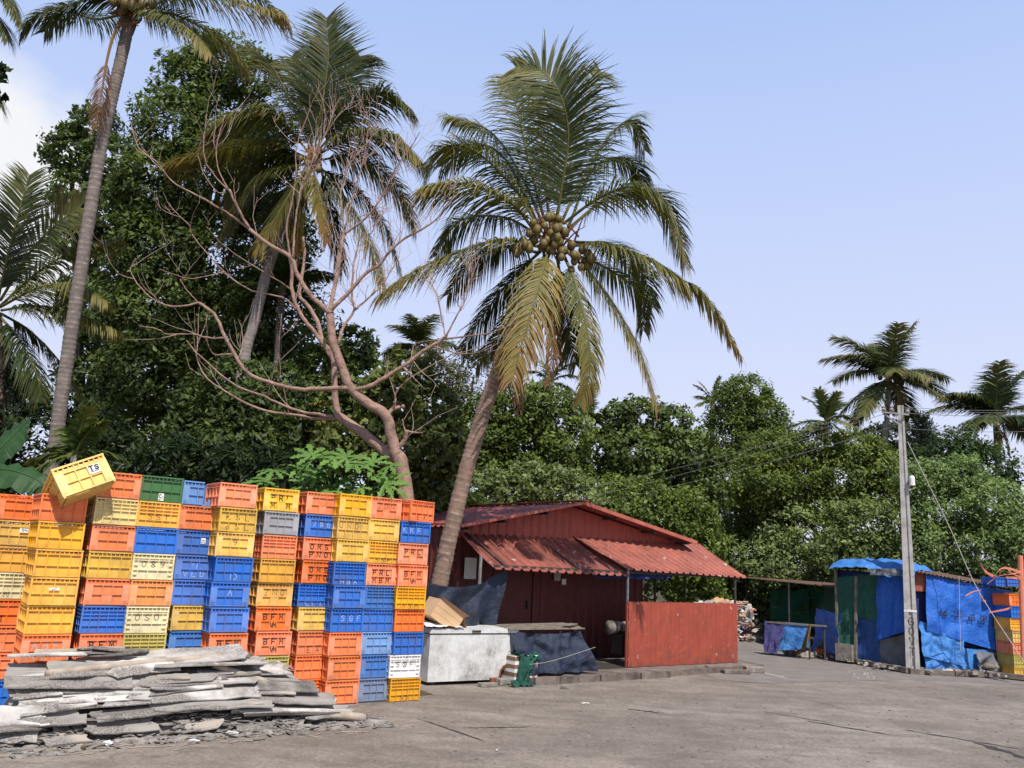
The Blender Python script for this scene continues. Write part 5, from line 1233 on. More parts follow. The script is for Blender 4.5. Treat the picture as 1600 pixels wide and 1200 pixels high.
tree('broadleaf_tree', 'tree', 'dark tree with lumpy separate leaf clumps between the tall palm and the left edge', 24, [(148, 195, 40, 36), (110, 235, 46, 42), (175, 250, 52, 44), (120, 300, 44, 36), (180, 330, 56, 50), (120, 375, 40, 34), (190, 420, 60, 56), (140, 470, 50, 50), (190, 520, 56, 56), (150, 590, 54, 50), (190, 660, 70, 56)], 165, (.072, .105, .030), .17, .5, .60, .2, G1)
tree('broadleaf_tree', 'tree', 'rounded dark tree just left of the bare tree fork', 21, [(545, 545, 42, 36), (510, 580, 50, 46), (560, 600, 42, 48), (500, 650, 60, 60), (560, 665, 50, 54)], 520, DG, .15, .55, .7, .15, G1)
tree('shrub', 'shrub', 'tall pale-leaved shrub with yellowish leaves behind the bare trunk', 17.5, [(640, 590, 44, 46), (605, 625, 44, 46), (668, 640, 48, 50), (590, 690, 50, 50), (650, 700, 56, 50), (540, 700, 44, 46), (690, 700, 40, 46), (640, 755, 66, 44)], 640, (.105, .125, .035), .17, .66, .48, .07, G1)
tree('broadleaf_tree', 'tree', 'sparse thin-leaved brownish tree seen through the leaning palm fronds', 27, [(700, 565, 44, 34), (740, 590, 50, 44), (690, 610, 44, 44), (720, 650, 60, 50)], 720, (.085, .085, .03), .10, .45, .30, .1, G2)
tree('broadleaf_tree', 'tree', 'broad round green tree directly above the red shed roof', 26, [(815, 640, 64, 46), (860, 650, 56, 46), (770, 670, 60, 54), (880, 690, 48, 50), (820, 700, 80, 56), (750, 725, 66, 56), (860, 740, 60, 46), (720, 690, 50, 54)], 800, MG, .15, .5, .72, .16, G2)
tree('shrub', 'shrub', 'grey-green bush rising over the left slope of the red shed roof', 22.5, [(740, 775, 56, 40), (800, 770, 54, 40), (850, 765, 46, 44), (700, 790, 50, 34), (890, 790, 50, 50)], 790, PG_, .14, .5, .7, .06, G2)
tree('shrub', 'shrub', 'dark low bush filling the gap behind the crate wall end', 20, [(690, 770, 46, 40), (650, 790, 60, 40), (720, 810, 50, 40)], 690, MG, .15, .5, .6, .06, G1)
tree('broadleaf_tree', 'tree', 'dark glossy tree between the shed gable and the pointed tree', 28, [(965, 665, 42, 36), (1005, 655, 44, 34), (1050, 670, 42, 36), (940, 710, 40, 44), (1000, 710, 62, 50), (1065, 715, 56, 50), (960, 760, 56, 50), (1030, 765, 70, 50), (1090, 770, 50, 50)], 1010, (.088, .125, .032), .17, .6, .7, .16, G2)
tree('broadleaf_tree', 'tree', 'tall pointed dense tree in the middle of the treeline', 33, [(1165, 618, 42, 32), (1150, 645, 46, 40), (1190, 655, 40, 36), (1140, 690, 54, 46), (1195, 700, 48, 46), (1120, 735, 56, 46), (1180, 745, 66, 46), (1215, 735, 30, 40)], 1165, (.092, .132, .028), .13, .5, .8, .18, G2)
tree('broadleaf_tree', 'tree', 'umbrella-shaped tree with bare pale trunk left of the power pole', 29, [(1220, 705, 54, 32), (1275, 700, 56, 30), (1330, 705, 54, 32), (1375, 735, 36, 40), (1240, 745, 60, 34), (1310, 745, 66, 40), (1365, 775, 44, 34), (1190, 750, 50, 40), (1290, 790, 70, 30), (1210, 785, 60, 34)], 1291, (.112, .150, .032), .14, .5, .75, .12, G2, barkm='pole_c')
tree('shrub', 'shrub', 'dark bush behind the tin stall roof left end', 30, [(1120, 820, 56, 50), (1180, 810, 60, 50), (1150, 870, 70, 50), (1090, 870, 50, 50), (1190, 920, 60, 50), (1110, 930, 60, 50)], 1140, (.115, .155, .036), .14, .5, .7, .06, G2)
tree('shrub', 'shrub', 'dark bush behind the shed awning right end', 26.5, [(1000, 800, 66, 46), (1060, 810, 60, 50), (960, 790, 50, 44), (1070, 870, 60, 56), (1060, 930, 60, 50)], 1020, MG, .14, .5, .7, .06, G2)
tree('shrub', 'shrub', 'silvery green bush above the net stall', 29, [(1240, 830, 60, 44), (1290, 845, 60, 46), (1220, 880, 66, 46), (1270, 900, 66, 40), (1230, 940, 60, 40), (1280, 950, 50, 40)], 1250, (.17, .215, .080), .14, .5, .68, .06, G2)
tree('shrub', 'shrub', 'silvery green bush directly behind the roof tarp', 27, [(1345, 830, 56, 44), (1390, 820, 56, 46), (1340, 870, 66, 36), (1400, 870, 60, 40), (1360, 910, 60, 40)], 1365, (.155, .20, .066), .15, .5, .68, .06, G2)
tree('shrub', 'shrub', 'light green feathery bush right of the power pole', 26, [(1450, 755, 50, 36), (1500, 745, 46, 34), (1470, 800, 66, 46), (1530, 790, 56, 46), (1450, 860, 56, 50), (1510, 860, 70, 50)], 1480, (.155, .22, .072), .12, .42, .72, .06, G2)
tree('shrub', 'shrub', 'light green bush at the right edge behind the ribbon post', 25, [(1565, 800, 50, 46), (1600, 840, 50, 50), (1560, 870, 60, 50), (1600, 900, 50, 44), (1640, 850, 50, 60), (1700, 870, 70, 60), (1780, 890, 80, 60), (1730, 930, 70, 50)], 1580, (.15, .21, .07), .13, .45, .7, .06, G2)
tree('broadleaf_tree', 'tree', 'distant dark tree left of the power pole top', 40, [(1385, 680, 36, 20), (1420, 690, 44, 30), (1350, 700, 44, 24), (1395, 725, 60, 30)], 1390, (.032, .048, .03), .2, .5, .7, .12, G2)
tree('broadleaf_tree', 'tree', 'round green tree under the right-edge palm', 30, [(1500, 700, 44, 36), (1480, 730, 54, 40), (1540, 735, 50, 40)], 1500, (.045, .078, .026), .15, .5, .75, .14, G2)
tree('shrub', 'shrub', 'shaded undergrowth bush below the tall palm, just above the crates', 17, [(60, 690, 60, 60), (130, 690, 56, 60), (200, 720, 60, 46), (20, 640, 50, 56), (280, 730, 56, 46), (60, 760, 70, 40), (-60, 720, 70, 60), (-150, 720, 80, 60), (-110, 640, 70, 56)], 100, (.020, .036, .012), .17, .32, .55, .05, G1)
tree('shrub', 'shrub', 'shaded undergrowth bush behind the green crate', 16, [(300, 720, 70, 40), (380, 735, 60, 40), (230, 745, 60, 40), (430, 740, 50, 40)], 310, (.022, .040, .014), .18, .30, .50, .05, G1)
tree('shrub', 'shrub', 'light green bush at the far left edge under the small palm', 20, [(10, 640, 44, 36), (40, 620, 36, 30), (-20, 600, 50, 60)], 10, (.10, .14, .03), .15, .4, .55, .05, G1)
tree('shrub', 'shrub', 'dark bushy backdrop clump behind the freezer porch', 24, [(640, 840, 60, 60), (700, 860, 60, 50), (560, 820, 70, 50), (460, 800, 80, 50)], 640, DG, .2, .5, .45, .06, G1)

tree('shrub', 'shrub', 'leafy dark bush hiding the foot of the palm behind the bare tree', 17.6, [(370, 600, 54, 44), (330, 640, 60, 50), (400, 650, 66, 54), (440, 610, 40, 44), (380, 700, 80, 50), (300, 690, 60, 46)], 375, (.062, .092, .026), .16, .42, .62, .07, G1)

# ------------------------------------------------------------------ palms
def leaflets(b, A, sp, tl, n, leafl, tone0, tone1, face=None, droop=1.0, wid=.045, gaps=0.0, t0=.12, skew=0.0, one_side=False, seg=3, curl=0):
    N = len(sp) - 1; fs = random.uniform(0, 6); droop = droop * random.uniform(.85, 1.2)
    hd = Vector((sp[-1].x - sp[0].x, sp[-1].y - sp[0].y, 0)); 
    hd = hd.normalized() if hd.length > .05 else Vector((1, 0, 0))
    for i in range(n):
        t = t0 + (1 - t0) * (i + .5) / n; k = t * N; j = min(int(k), N - 1); p = sp[j].lerp(sp[j + 1], k - j)
        T = (sp[j + 1] - sp[j]).normalized(); 
        S_ = face.cross(T).normalized() if face is not None else Z.cross(hd).normalized()
        S_ = (S_ - T * S_.dot(T)).normalized(); Un = T.cross(S_)
        if Un.z < 0 and face is None: Un = -Un
        clump = .5 + .5 * math.sin(i * .9 + fs) * math.sin(i * .37 + fs * 2); env = min(1, .55 + (t - t0) * 4) * (1 - .55 * max(0, (t - .55) / .45) ** 1.4)
        for sd in (-1, 1):
            if random.random() < gaps + .10 * (clump < .3): continue
            if one_side and sd < 0 and random.random() < .75: continue
            L = leafl * 1.25 * env * random.uniform(.62, 1.14)
            d = (S_ * sd * 1.0 + T * (.55 + .5 * t) + Un * random.uniform(-.05, .30)).normalized()
            q = p + Vector((random.uniform(-.01, .01),) * 3); wv = T * wid * .5
            tone = tone0 + (tone1 - tone0) * (max(0, t - .3) / .7) ** 1.2 + random.gauss(0, .085) + .06
            wd_ = [1.0, .85, .6, .05] if seg == 3 else [1.0, .7, .05]
            prev = (q - wv * .7, q + wv * .7)
            for s_ in range(seg):
                d = (d + Vector((0, 0, -1)) * (droop * (.24 + .22 * s_) * random.uniform(.6, 1.25) * (.75 + .5 * clump))).normalized()
                q = q + d * L / seg; e = (T - d * T.dot(d)); e = e.normalized() if e.length > .1 else T; ww = e * wid * .5 * wd_[s_ + 1]
                nx = (q - ww, q + ww); b.quad(prev[0], prev[1], nx[1], nx[0]); A.append(min(1, max(0, tone + s_ * .035 - (.06 if sd < 0 else 0)))); prev = nx
def frond(parent, pts, leafl, n=60, tone0=.3, tone1=.5, face=None, droop=1.0, wid=.045, r=.028, gaps=.04, t0=.12, tint=(1, 1, 1), seg=3, rach=.46):
    sp = spline(pts, 26); b = MB(); A = []
    b.tube(sp, [max(.004, r * (1 - k / 26) ** .8 + .004) for k in range(27)], 5, cap=False); A += [rach] * len(b.f)
    leaflets(b, A, sp, None, int(n * 1.65), leafl, tone0, tone1, face, droop, wid, gaps, t0, seg=seg)
    b.a = A; o = b.build('frond', MT['palm'], parent, attr='shade'); o.color = (*tint, 1); return o
def palm_trunk(parent, pts, r0, r1, tint, ring=.11, n=60, sides=14):
    sp = spline(pts, n); b = MB()
    L = sum((sp[i + 1] - sp[i]).length for i in range(n)); m = int(L / ring); P = []; Rr = []; fl = []
    sp = spline(pts, m * 3)
    for i, p in enumerate(sp):
        t = i / (m * 3); base = r0 + (r1 - r0) * min(1, t * 1.3) ** .6 + .09 * r0 * max(0, 1 - t * 9) * 6
        ph = i % 3; P.append(p + Vector((mnoise.noise(Vector((t * 14, 1, 0))), mnoise.noise(Vector((t * 14, 5, 0))), 0)) * .015); Rr.append(base * (1.04, .985, 1.0)[ph] * (1 + .03 * random.uniform(-1, 1)))
    b.tube(P, Rr, sides); b.a = [1.0 if (i // sides) % 3 == 2 else (.15 if (i // sides) % 3 == 0 else .0) for i in range(len(b.f))]
    b.a = [a * random.uniform(.3, 1) for a in b.a]
    o = b.build('trunk', MT['palm_bark'], parent, attr='fade', smooth=True); o.color = (*tint, 1); return o
def nuts(parent, c, n, spread, r):
    for i in range(n):
        p = c + Vector((random.gauss(0, spread * 1.25), random.gauss(-.1, spread * .6), random.gauss(0, spread * .7))); b = MB(); b.blob(p, r * random.uniform(.8, 1.1), 10, 7, .05, (1, 1, 1.2)); b.build('coconut', MT['coconut'], parent, smooth=True)
def FP(Yc, pts): return [D(p[0], p[1], Yc + (p[2] if len(p) > 2 else 0)) for p in pts]
GP = 'coconut palms'
# the leaning palm by the shed
YM = 14.3
pm = empty('coconut_palm', D(688, 900, YM), 'leaning coconut palm heavy with nuts in front of the red shed', 'palm', GP)
bt_ = G(676, 985, 0); bt_ = D(676, 985, YM); 
palm_trunk(pm, [D(672, 1010, YM), D(690, 895, YM), D(722, 760, YM), D(752, 655, YM), D(785, 560, YM), D(815, 490, YM), D(850, 410, YM)], .155, .125, (.27, .175, .13), .085)
MAINF = [ # points, leaflet, n, tone0, tone1, droop, face
 ([(866, 370), (878, 290, -.3), (888, 212, -.6), (876, 150, -.9), (848, 112, -.9), (806, 104, -.7)], .92, 130, .16, .36, .55, 'cam'),
 ([(862, 365), (885, 280, .7), (905, 205, 1.0), (925, 130, 1.2), (938, 112, 1.3)], .62, 70, .10, .3, .7, 'cam'),
 ([(862, 370), (850, 270, .6), (842, 170, 1.1), (825, 112, 1.3)], .62, 70, .10, .3, .6, 'cam'),
 ([(872, 360), (905, 290, .5), (945, 222, .8), (985, 188, .9), (1008, 236, .8)], .70, 80, .22, .42, .9, None),
 ([(850, 355), (812, 270, .6), (765, 205, .9), (700, 182, 1.1)], .78, 80, .22, .40, .9, None),
 ([(845, 360), (800, 290, -.2), (740, 235, -.4), (690, 232, -.5), (664, 285, -.5)], .78, 84, .24, .52, .95, None),
 ([(842, 370), (800, 318, -.6), (745, 292, -.9), (700, 287, -1.1), (664, 292, -1.2)], .82, 84, .30, .56, 1.05, None),
 ([(842, 385), (780, 375, -.5), (700, 400, -.8), (640, 428, -1.0), (596, 458, -1.1)], .78, 84, .32, .56, 1.0, None),
 ([(842, 395), (790, 385, .6), (740, 410, 1.0), (700, 460, 1.2)], .70, 70, .14, .34, 1.0, None),
 ([(880, 350), (935, 310, -.4), (990, 292, -.7), (1035, 315, -.8), (1060, 370, -.9), (1068, 405, -.9)], .82, 88, .28, .58, 1.0, None),
 ([(885, 360), (950, 310, .5), (1020, 300, .8), (1050, 340, .9), (1070, 410, .9)], .70, 80, .14, .36, 1.0, None),
 ([(888, 378), (945, 382, -.5), (1010, 402, -.8), (1050, 425, -.9), (1064, 436, -.9)], .72, 76, .30, .62, 1.05, None),
 ([(885, 392), (925, 430, -.3), (965, 485, -.5), (1000, 550, -.6), (1026, 632, -.7)], .70, 76, .34, .72, 1.0, None),
 ([(882, 400), (900, 445, -.6), (918, 520, -.8), (922, 580, -.8), (908, 628, -.7)], .44, 74, .36, .58, 1.1, None),
 ([(858, 388, -.2), (846, 430, -.8), (826, 500, -1.1), (800, 595, -1.2)], .66, 74, .50, .72, .8, 'cam'),
 ([(845, 392), (805, 430, .3), (760, 485, .5), (722, 545, .6)], .74, 80, .08, .3, 1.0, None),
 ([(850, 400), (830, 450, .5), (790, 510, .8), (745, 570, 1.0)], .66, 74, .06, .34, 1.0, None),
 ([(890, 395), (950, 420, .6), (1000, 460, .8), (1005, 515, .9)], .62, 66, .12, .38, 1.0, None),
 ([(845, 360), (790, 250, 1.0), (740, 225, 1.4), (690, 260, 1.5)], .7, 76, .08, .3, 1.0, None),
 ([(888, 355), (930, 260, 1.1), (985, 250, 1.4), (1010, 300, 1.5)], .7, 76, .10, .3, 1.0, None),
 ([(850, 375), (790, 340, 1.0), (720, 345, 1.4), (680, 400, 1.5)], .7, 76, .10, .34, 1.1, None),
 ([(890, 385), (950, 380, 1.0), (1000, 420, 1.3), (1020, 480, 1.4)], .7, 76, .10, .34, 1.1, None),
 ([(855, 360), (828, 260, .2), (808, 170, .3), (790, 120, .4)], .7, 76, .14, .34, .7, 'cam'),
 ([(870, 400), (880, 460, .4), (890, 520, .6), (900, 570, .6)], .6, 66, .10, .3, .9, None),
]
for pts, ll, n, ta, tb_, dr, fc in MAINF:
    frond(pm, FP(YM, pts), ll, n, ta, tb_, Vector((0, -1, .15)) if fc else None, dr, .031)
# broken frond at the right: bare rib, then a drooping tip
frond(pm, FP(YM, [(1050, 428, -.8), (1068, 438, -.9), (1095, 455, -.9), (1128, 500, -.9), (1157, 556, -.9)]), .46, 46, .36, .72, None, 1.4, .04, r=.014, t0=.30, gaps=.05)
for pts, n in (([(856, 420, -.5), (852, 480, -.6), (862, 540, -.6), (856, 600, -.6)], 44), ([(835, 430, -.4), (828, 500, -.4), (838, 560, -.4)], 40), ([(875, 430, .2), (866, 500, .3), (872, 560, .3)], 36), ([(795, 520, -.2), (786, 560, -.25), (792, 605, -.25)], 24), ([(820, 470, -.4), (806, 540, -.5), (812, 640, -.5)], 26)):
    frond(pm, FP(YM, pts), .34, n, .72, .98, None, 2.2, .03, r=.016, t0=.1, gaps=.2)
for (px, py, n, sp_) in ((838, 380, 11, .14), (820, 392, 7, .1), (890, 395, 12, .15), (870, 372, 8, .14), (900, 415, 7, .1), (858, 352, 5, .12)): nuts(pm, D(px, py, YM - .35), n, sp_, .076)
def fibre(par, c, r):
    b = MB(); rs_ = random.Random(int(c.x * 100))
    for k in range(44):
        p = c + Vector((rs_.gauss(0, r * .4), rs_.gauss(0, r * .4), rs_.gauss(0, r * .5))); q = p + Vector((rs_.gauss(0, r * .5), rs_.gauss(-.03, r * .4), -rs_.uniform(.1, 1.3) * r)); b.tube(spline([p + Z * r * .4, p, q], 4), [.02, .035, .03, .02, .008], 5)
    b.build('fibre', MT['husk'], par)
fibre(pm, D(862, 378, YM), .26); 
b = MB()
for k in range(26): 
    a = D(862 + random.gauss(0, 14), 372 + random.gauss(0, 14), YM - .2); c = a + Vector((random.gauss(0, .25), random.gauss(-.1, .15), random.gauss(.15, .3))); b.tube(spline([a, a.lerp(c, .5) + Z * .06, c], 4), [.02, .016, .012, .008, .004], 5)
b.build('flower_stalk', MT['husk'], pm)
# tall palm at the left
YT = 15.0
pt = empty('coconut_palm', D(80, 740, YT), 'tall coconut palm at the left with hanging dead frond, crown cut by the top edge', 'palm', GP)
palm_trunk(pt, [Vector((D(70, 800, YT).x, YT, -.1)), D(82, 720, YT), D(105, 560, YT), D(130, 400, YT), D(158, 230, YT), D(185, 110, YT), D(205, 20, YT)], .130, .112, (.19, .16, .145), .10)
for pts, ll, n, ta, tb_, dr in (([(200, 15), (160, -5, -.3), (110, 8, -.6), (60, 22, -.8), (36, 44, -.8)], .62, 76, .12, .38, 1.0), ([(205, 10), (250, -30, -.4), (330, -10, -.8), (400, 12, -1.0), (440, 22, -1.0)], .74, 84, .3, .62, 1.0), ([(210, 25), (270, 22, .4), (340, 60, .7), (385, 105, .8)], .66, 80, .18, .5, 1.0),
    ([(210, 20), (255, 25, -.6), (300, 50, -1.0), (330, 85, -1.1)], .6, 70, .26, .6, 1.1), ([(200, 10), (180, -40, -.5), (120, -70, -.8)], .7, 60, .14, .4, 1.0), ([(205, 0), (215, -90), (230, -170)], .8, 70, .14, .4, .9), ([(208, 5), (270, -80, .5), (350, -110, .7)], .8, 70, .14, .4, 1.0), ([(200, 20), (150, 30, .6), (105, 20, .9), (70, 50, 1.0)], .55, 66, .06, .25, 1.0), ([(212, 20), (290, -10, .5), (390, -14, .9), (450, 40, 1.0)], .6, 66, .12, .4, 1.0)):
    frond(pt, FP(YT, pts), ll, n, ta, tb_, None, dr, .032, t0=.08)
frond(pt, FP(YT, [(188, 38, -.2), (176, 60, -.3), (166, 100, -.35), (158, 150, -.35), (150, 200, -.3)]), .42, 44, .90, 1.0, Vector((0, -1, 0)), 1.2, .02, r=.035, t0=.5, gaps=.15, rach=.80)
frond(pt, FP(YT, [(430, 12, -1.0), (446, 22, -1.0), (456, 48, -1.0)]), .16, 12, .6, .8, None, 1.6, .03, r=.008, t0=.35)
nuts(pt, D(196, 10, YT - .3), 7, .14, .1); nuts(pt, D(222, 12, YT - .3), 6, .12, .1)
# palm behind the bare tree
YB_ = 19.5
pb2 = empty('coconut_palm', D(380, 600, YB_), 'tall coconut palm behind the bare tree with an upright pointed frond', 'palm', GP)
palm_trunk(pb2, [Vector((D(368, 700, YB_).x, YB_, -.1)), D(376, 600, YB_), D(398, 500, YB_), D(425, 400, YB_), D(462, 310, YB_), D(488, 250, YB_)], .14, .12, (.30, .26, .235), .13)
for pts, ll, n, ta, tb_, dr, fc in (([(492, 230), (505, 150, -.4), (513, 90, -.5), (510, 28, -.5)], .95, 96, .10, .26, .30, 'cam'), ([(495, 230), (530, 160, .3), (552, 110, .5), (562, 90, .5)], .85, 80, .10, .3, .6, 'cam'), ([(485, 230), (455, 160, .3), (425, 105, .5), (398, 88, .6)], .9, 80, .2, .36, .8, None), ([(480, 235), (430, 180, -.4), (370, 182, -.8), (326, 208, -.9)], .95, 80, .26, .45, 1.0, None), ([(478, 245), (420, 225, .3), (340, 235, .6), (262, 258, .8)], .85, 84, .32, .62, 1.0, None),
    ([(500, 232), (550, 175, -.3), (600, 145, -.6), (638, 168, -.7)], .85, 80, .14, .34, 1.0, None), ([(500, 240), (560, 210, -.6), (615, 212, -.9), (652, 245, -1.0)], .95, 84, .26, .56, 1.1, None), ([(500, 250), (560, 245, .4), (620, 290, .7), (648, 350, .8)], .9, 80, .2, .55, 1.0, None), ([(498, 258), (540, 310, -.2), (580, 380, -.4), (600, 450, -.5)], .85, 76, .22, .6, 1.0, None), ([(482, 260), (455, 300, -.5), (425, 350, -.7), (400, 385, -.8)], .8, 74, .3, .62, 1.0, None),
    ([(478, 255), (420, 275, -.2), (375, 320, -.4), (345, 370, -.5)], .85, 76, .24, .56, 1.0, None), ([(490, 265, -.5), (500, 320, -.8), (512, 380, -.8)], .5, 50, .50, .86, 1.2, None), ([(486, 265, -.4), (470, 330, -.5), (462, 400, -.5)], .55, 60, .42, .8, 1.1, None), ([(495, 262, .2), (550, 290, .4), (600, 350, .5), (625, 420, .5)], .8, 70, .2, .5, 1.1, None), ([(480, 250, .2), (430, 240, .4), (380, 280, .5), (350, 320, .5)], .8, 70, .16, .5, 1.1, None), ([(500, 260), (520, 340, .3), (535, 420, .4)], .8, 70, .14, .4, 1.0, None), ([(490, 240), (470, 140, .6), (455, 90, .8)], .8, 74, .10, .3, .7, 'cam'), ([(485, 262), (440, 330, .5), (425, 400, .6)], .8, 70, .10, .3, 1.0, None)):
    frond(pb2, FP(YB_, pts), ll * 1.12, int(n * 1.15), ta, tb_, Vector((0, -1, .15)) if fc else None, dr, .042, tint=(.9, .86, .8), t0=.07)
fibre(pb2, D(490, 250, YB_), .34); fibre(pt, D(205, 22, YT), .26)
nuts(pb2, D(488, 258, YB_ - .3), 8, .12, .085)
# palm at the left edge
YL = 17.0
pl4 = empty('coconut_palm', D(-8, 640, YL), 'low coconut palm at the left edge, trunk out of view', 'palm', GP)
palm_trunk(pl4, [Vector((D(-6, 700, YL).x, YL, -.1)), D(-2, 620, YL), D(-6, 540, YL), D(-8, 490, YL)], .15, .13, (.2, .13, .1), .1)
for pts, ll, n, ta, tb_, dr, fc in (([(-6, 480), (12, 400, -.3), (30, 330, -.4), (46, 274, -.4)], .80, 90, .10, .28, .25, 'cam'), ([(0, 470), (50, 390, -.3), (95, 345, -.5), (125, 325, -.5)], .75, 84, .26, .42, .5, 'cam'), ([(0, 478), (60, 425, .2), (120, 390, .4), (182, 375, .5)], .7, 84, .30, .46, .9, None), ([(0, 480), (60, 450, -.4), (120, 445, -.7), (165, 470, -.8)], .72, 84, .30, .46, 1.0, None), ([(2, 485), (60, 478, -.2), (120, 490, -.4), (180, 515, -.5)], .72, 84, .28, .5, 1.0, None), ([(2, 490), (50, 520, .5), (105, 580, .7), (152, 660, .8)], .62, 76, .12, .62, 1.0, None), ([(0, 495), (30, 530, -.2), (55, 580, -.3), (66, 625, -.3)], .75, 76, .06, .3, 1.0, None), ([(-2, 495), (14, 560, .3), (20, 620, .4)], .7, 70, .05, .2, 1.0, None), ([(-10, 480), (-50, 420), (-90, 400)], .7, 60, .2, .4, 1.0, None), ([(-10, 490), (-60, 500), (-100, 560)], .7, 60, .2, .4, 1.0, None)):
    frond(pl4, FP(YL, pts), ll, n, ta, tb_, Vector((0, -1, .15)) if fc else None, dr, .034)
# palm whose fronds enter at the top left corner
YC = 14.0
pc = empty('coconut_palm', D(-110, 700, YC), 'coconut palm mostly out of view, frond tips entering the top left corner', 'palm', GP)
palm_trunk(pc, [Vector((D(-120, 700, YC).x, YC, -.1)), D(-110, 400, YC), D(-75, -20, YC)], .15, .14, (.2, .16, .14), .1)
for pts, tn in (([(-75, -25), (-40, -45), (5, -20), (34, 40)], .2), ([(-75, -15), (-40, 0), (-8, 20), (12, 60)], .15), ([(-75, -10), (-50, 50), (-20, 120), (0, 165)], .12), ([(-75, -25), (-60, -100), (-20, -140)], .2), ([(-75, -20), (-120, -60), (-160, -20)], .2)): frond(pc, FP(YC, pts), .62, 70, tn, tn + .18, None, 1.0, .042)
tree('broadleaf_tree', 'tree', 'overhanging glossy leaves at the upper left edge', 13, [(-14, 110, 22, 26), (-16, 150, 24, 22), (-62, 130, 46, 50), (-100, 90, 56, 50), (-120, 160, 60, 50)], -110, (.03, .05, .018), .15, .6, .5, .12, G1, limbs=False)

def small_palm(label, cx, cy, by, Y, L, n, r, seed, tint=(1, 1, 1), t0=.1, t1=.4, bx=None, nn=46, up_=.5, name='coconut_palm', cat='palm', grp='distant palms on the skyline', dr=1.0, wid=.06, dead=2, trt=(.36, .32, .285), nutn=0):
    rs = random.Random(seed); root = empty(name, D(bx or cx, by, Y), label, cat, grp)
    c = D(cx, cy, Y); palm_trunk(root, [Vector((D(bx or cx, by, Y).x, Y, 0)), D(bx or cx, by, Y), D((cx + (bx or cx)) / 2, (cy + by) / 2, Y), c], r * 1.2, r, trt, .16, 40, 9)
    for i in range(n):
        a = 2 * math.pi * (i + rs.random() * .7) / n * 2.618; e = up_ + .9 * math.sin(i * 2.4) * .8 + rs.uniform(-.25, .25); e = min(1.4, e)
        h = Vector((math.cos(a), math.sin(a) * .75, 0)); LL = L * rs.uniform(.8, 1.1)
        pts = [c]; d = (h * math.cos(e) + Z * math.sin(e)); p = c
        for k in range(4): p = p + d * LL / 4; pts.append(p); d = (d - Z * (.30 if e > .2 else .22)).normalized()
        frond(root, pts, L * .30, nn, t0 + rs.uniform(-.05, .1), t1 + rs.uniform(-.1, .2), None, dr, wid, r=.03, tint=tint, seg=2)
    for i in range(dead):
        p = c + Vector((rs.gauss(0, .2), -.2, -.1)); frond(root, [p, p + Vector((rs.gauss(0, .15), -.15, -L * .25)), p + Vector((rs.gauss(0, .2), -.1, -L * .5))], L * .14, 24, .7, .9, None, 2, .05, r=.03, tint=tint, seg=2)
    if nutn: nuts(root, c - Z * .15, nutn, .2, .13)
    return root
small_palm('coconut palm standing tall just left of the power pole top', 1389, 592, 712, 33, 2.75, 17, .10, 21, (.9, .95, 1), .14, .46, 1383, 60, .42, nutn=8)
small_palm('coconut palm at the right edge behind the wires', 1556, 655, 730, 31, 2.5, 17, .11, 8, (.85, .95, 1.05), .10, .40, 1560, 60, .46, nutn=4)
small_palm('areca palm with stiff upright fronds left of the umbrella tree top', 1291, 660, 700, 29, 1.35, 11, .09, 5, (1, 1.1, 1), .16, .34, 1291, 30, .9, 'areca_palm', dr=.6, dead=2)
small_palm('small areca palm top peeking beside the pointed tree', 1113, 632, 690, 34, 1.1, 9, .09, 6, (1, 1.15, 1), .2, .36, 1113, 26, .8, 'areca_palm', dr=.7, dead=0)
small_palm('far coconut palm crown behind the bare tree right limb', 652, 540, 640, 34, 1.9, 13, .14, 12, (.85, .95, .95), .16, .4, 655, 40, .45)
small_palm('areca palm top behind the leaning palm trunk', 860, 598, 680, 29, 1.1, 9, .08, 14, (.9, 1, 1), .14, .34, 862, 26, .6, 'areca_palm', dr=.8, dead=0)
small_palm('dark areca palm top above the shed gable', 917, 652, 720, 28, 1.1, 10, .08, 15, (.75, .9, .9), .08, .26, 920, 26, .7, 'areca_palm', dr=.6, dead=0)
small_palm('short shaded palm below the crown of the dark tall tree', 440, 690, 745, 18.5, 1.4, 11, .1, 17, (.7, .8, .7), .1, .5, 440, 40, .4, dead=2)
small_palm('areca palm half hidden behind the grey palm trunk', 440, 455, 600, 20.5, 1.5, 12, .09, 19, (.8, .95, .8), .10, .3, 430, 34, .7, 'areca_palm', dr=.7, dead=0, trt=(.07, .06, .05))
small_palm('small palm sprouting behind the tipped yellow crate', 115, 712, 760, 12.5, .75, 9, .05, 29, (.9, 1.1, .8), .14, .4, 115, 30, .5, dead=0)

# Norfolk pine by the pole
np_ = empty('norfolk_pine', D(1440, 760, 33), 'tiered norfolk pine just right of the power pole', 'pine', 'distant trees by the pole')
b = MB(); b.tube([Vector((D(1440, 760, 33).x, 33, 0)), D(1440, 700, 33), D(1442, 655, 33)], [.16, .1, .03], 8); b.build('trunk', MT['bark'], np_)
P, N_, S_ = [], [], []
for k in range(9):
    zz = D(1441, 662 + k * 12, 33); rad = .25 + k * .16
    for j in range(7):
        a = j * .9 + k; 
        for q in range(46):
            t = random.random(); p = zz + Vector((math.cos(a), math.sin(a), .35)) * rad * t + Vector((0, 0, .25 * t * t)); p += Vector((random.gauss(0, .05), random.gauss(0, .05), random.uniform(0, .16)))
            P.append(tuple(p)); N_.append((random.gauss(0, 1), -1, random.gauss(0, .5))); S_.append(random.uniform(.2, .6))
N_ = np.array(N_); N_ /= np.linalg.norm(N_, axis=1, keepdims=True)
leaf_object('crown', np.array(P), N_, RNG.uniform(.12, .22, len(P)), .25, np.array(S_), np_, (.055, .085, .055))

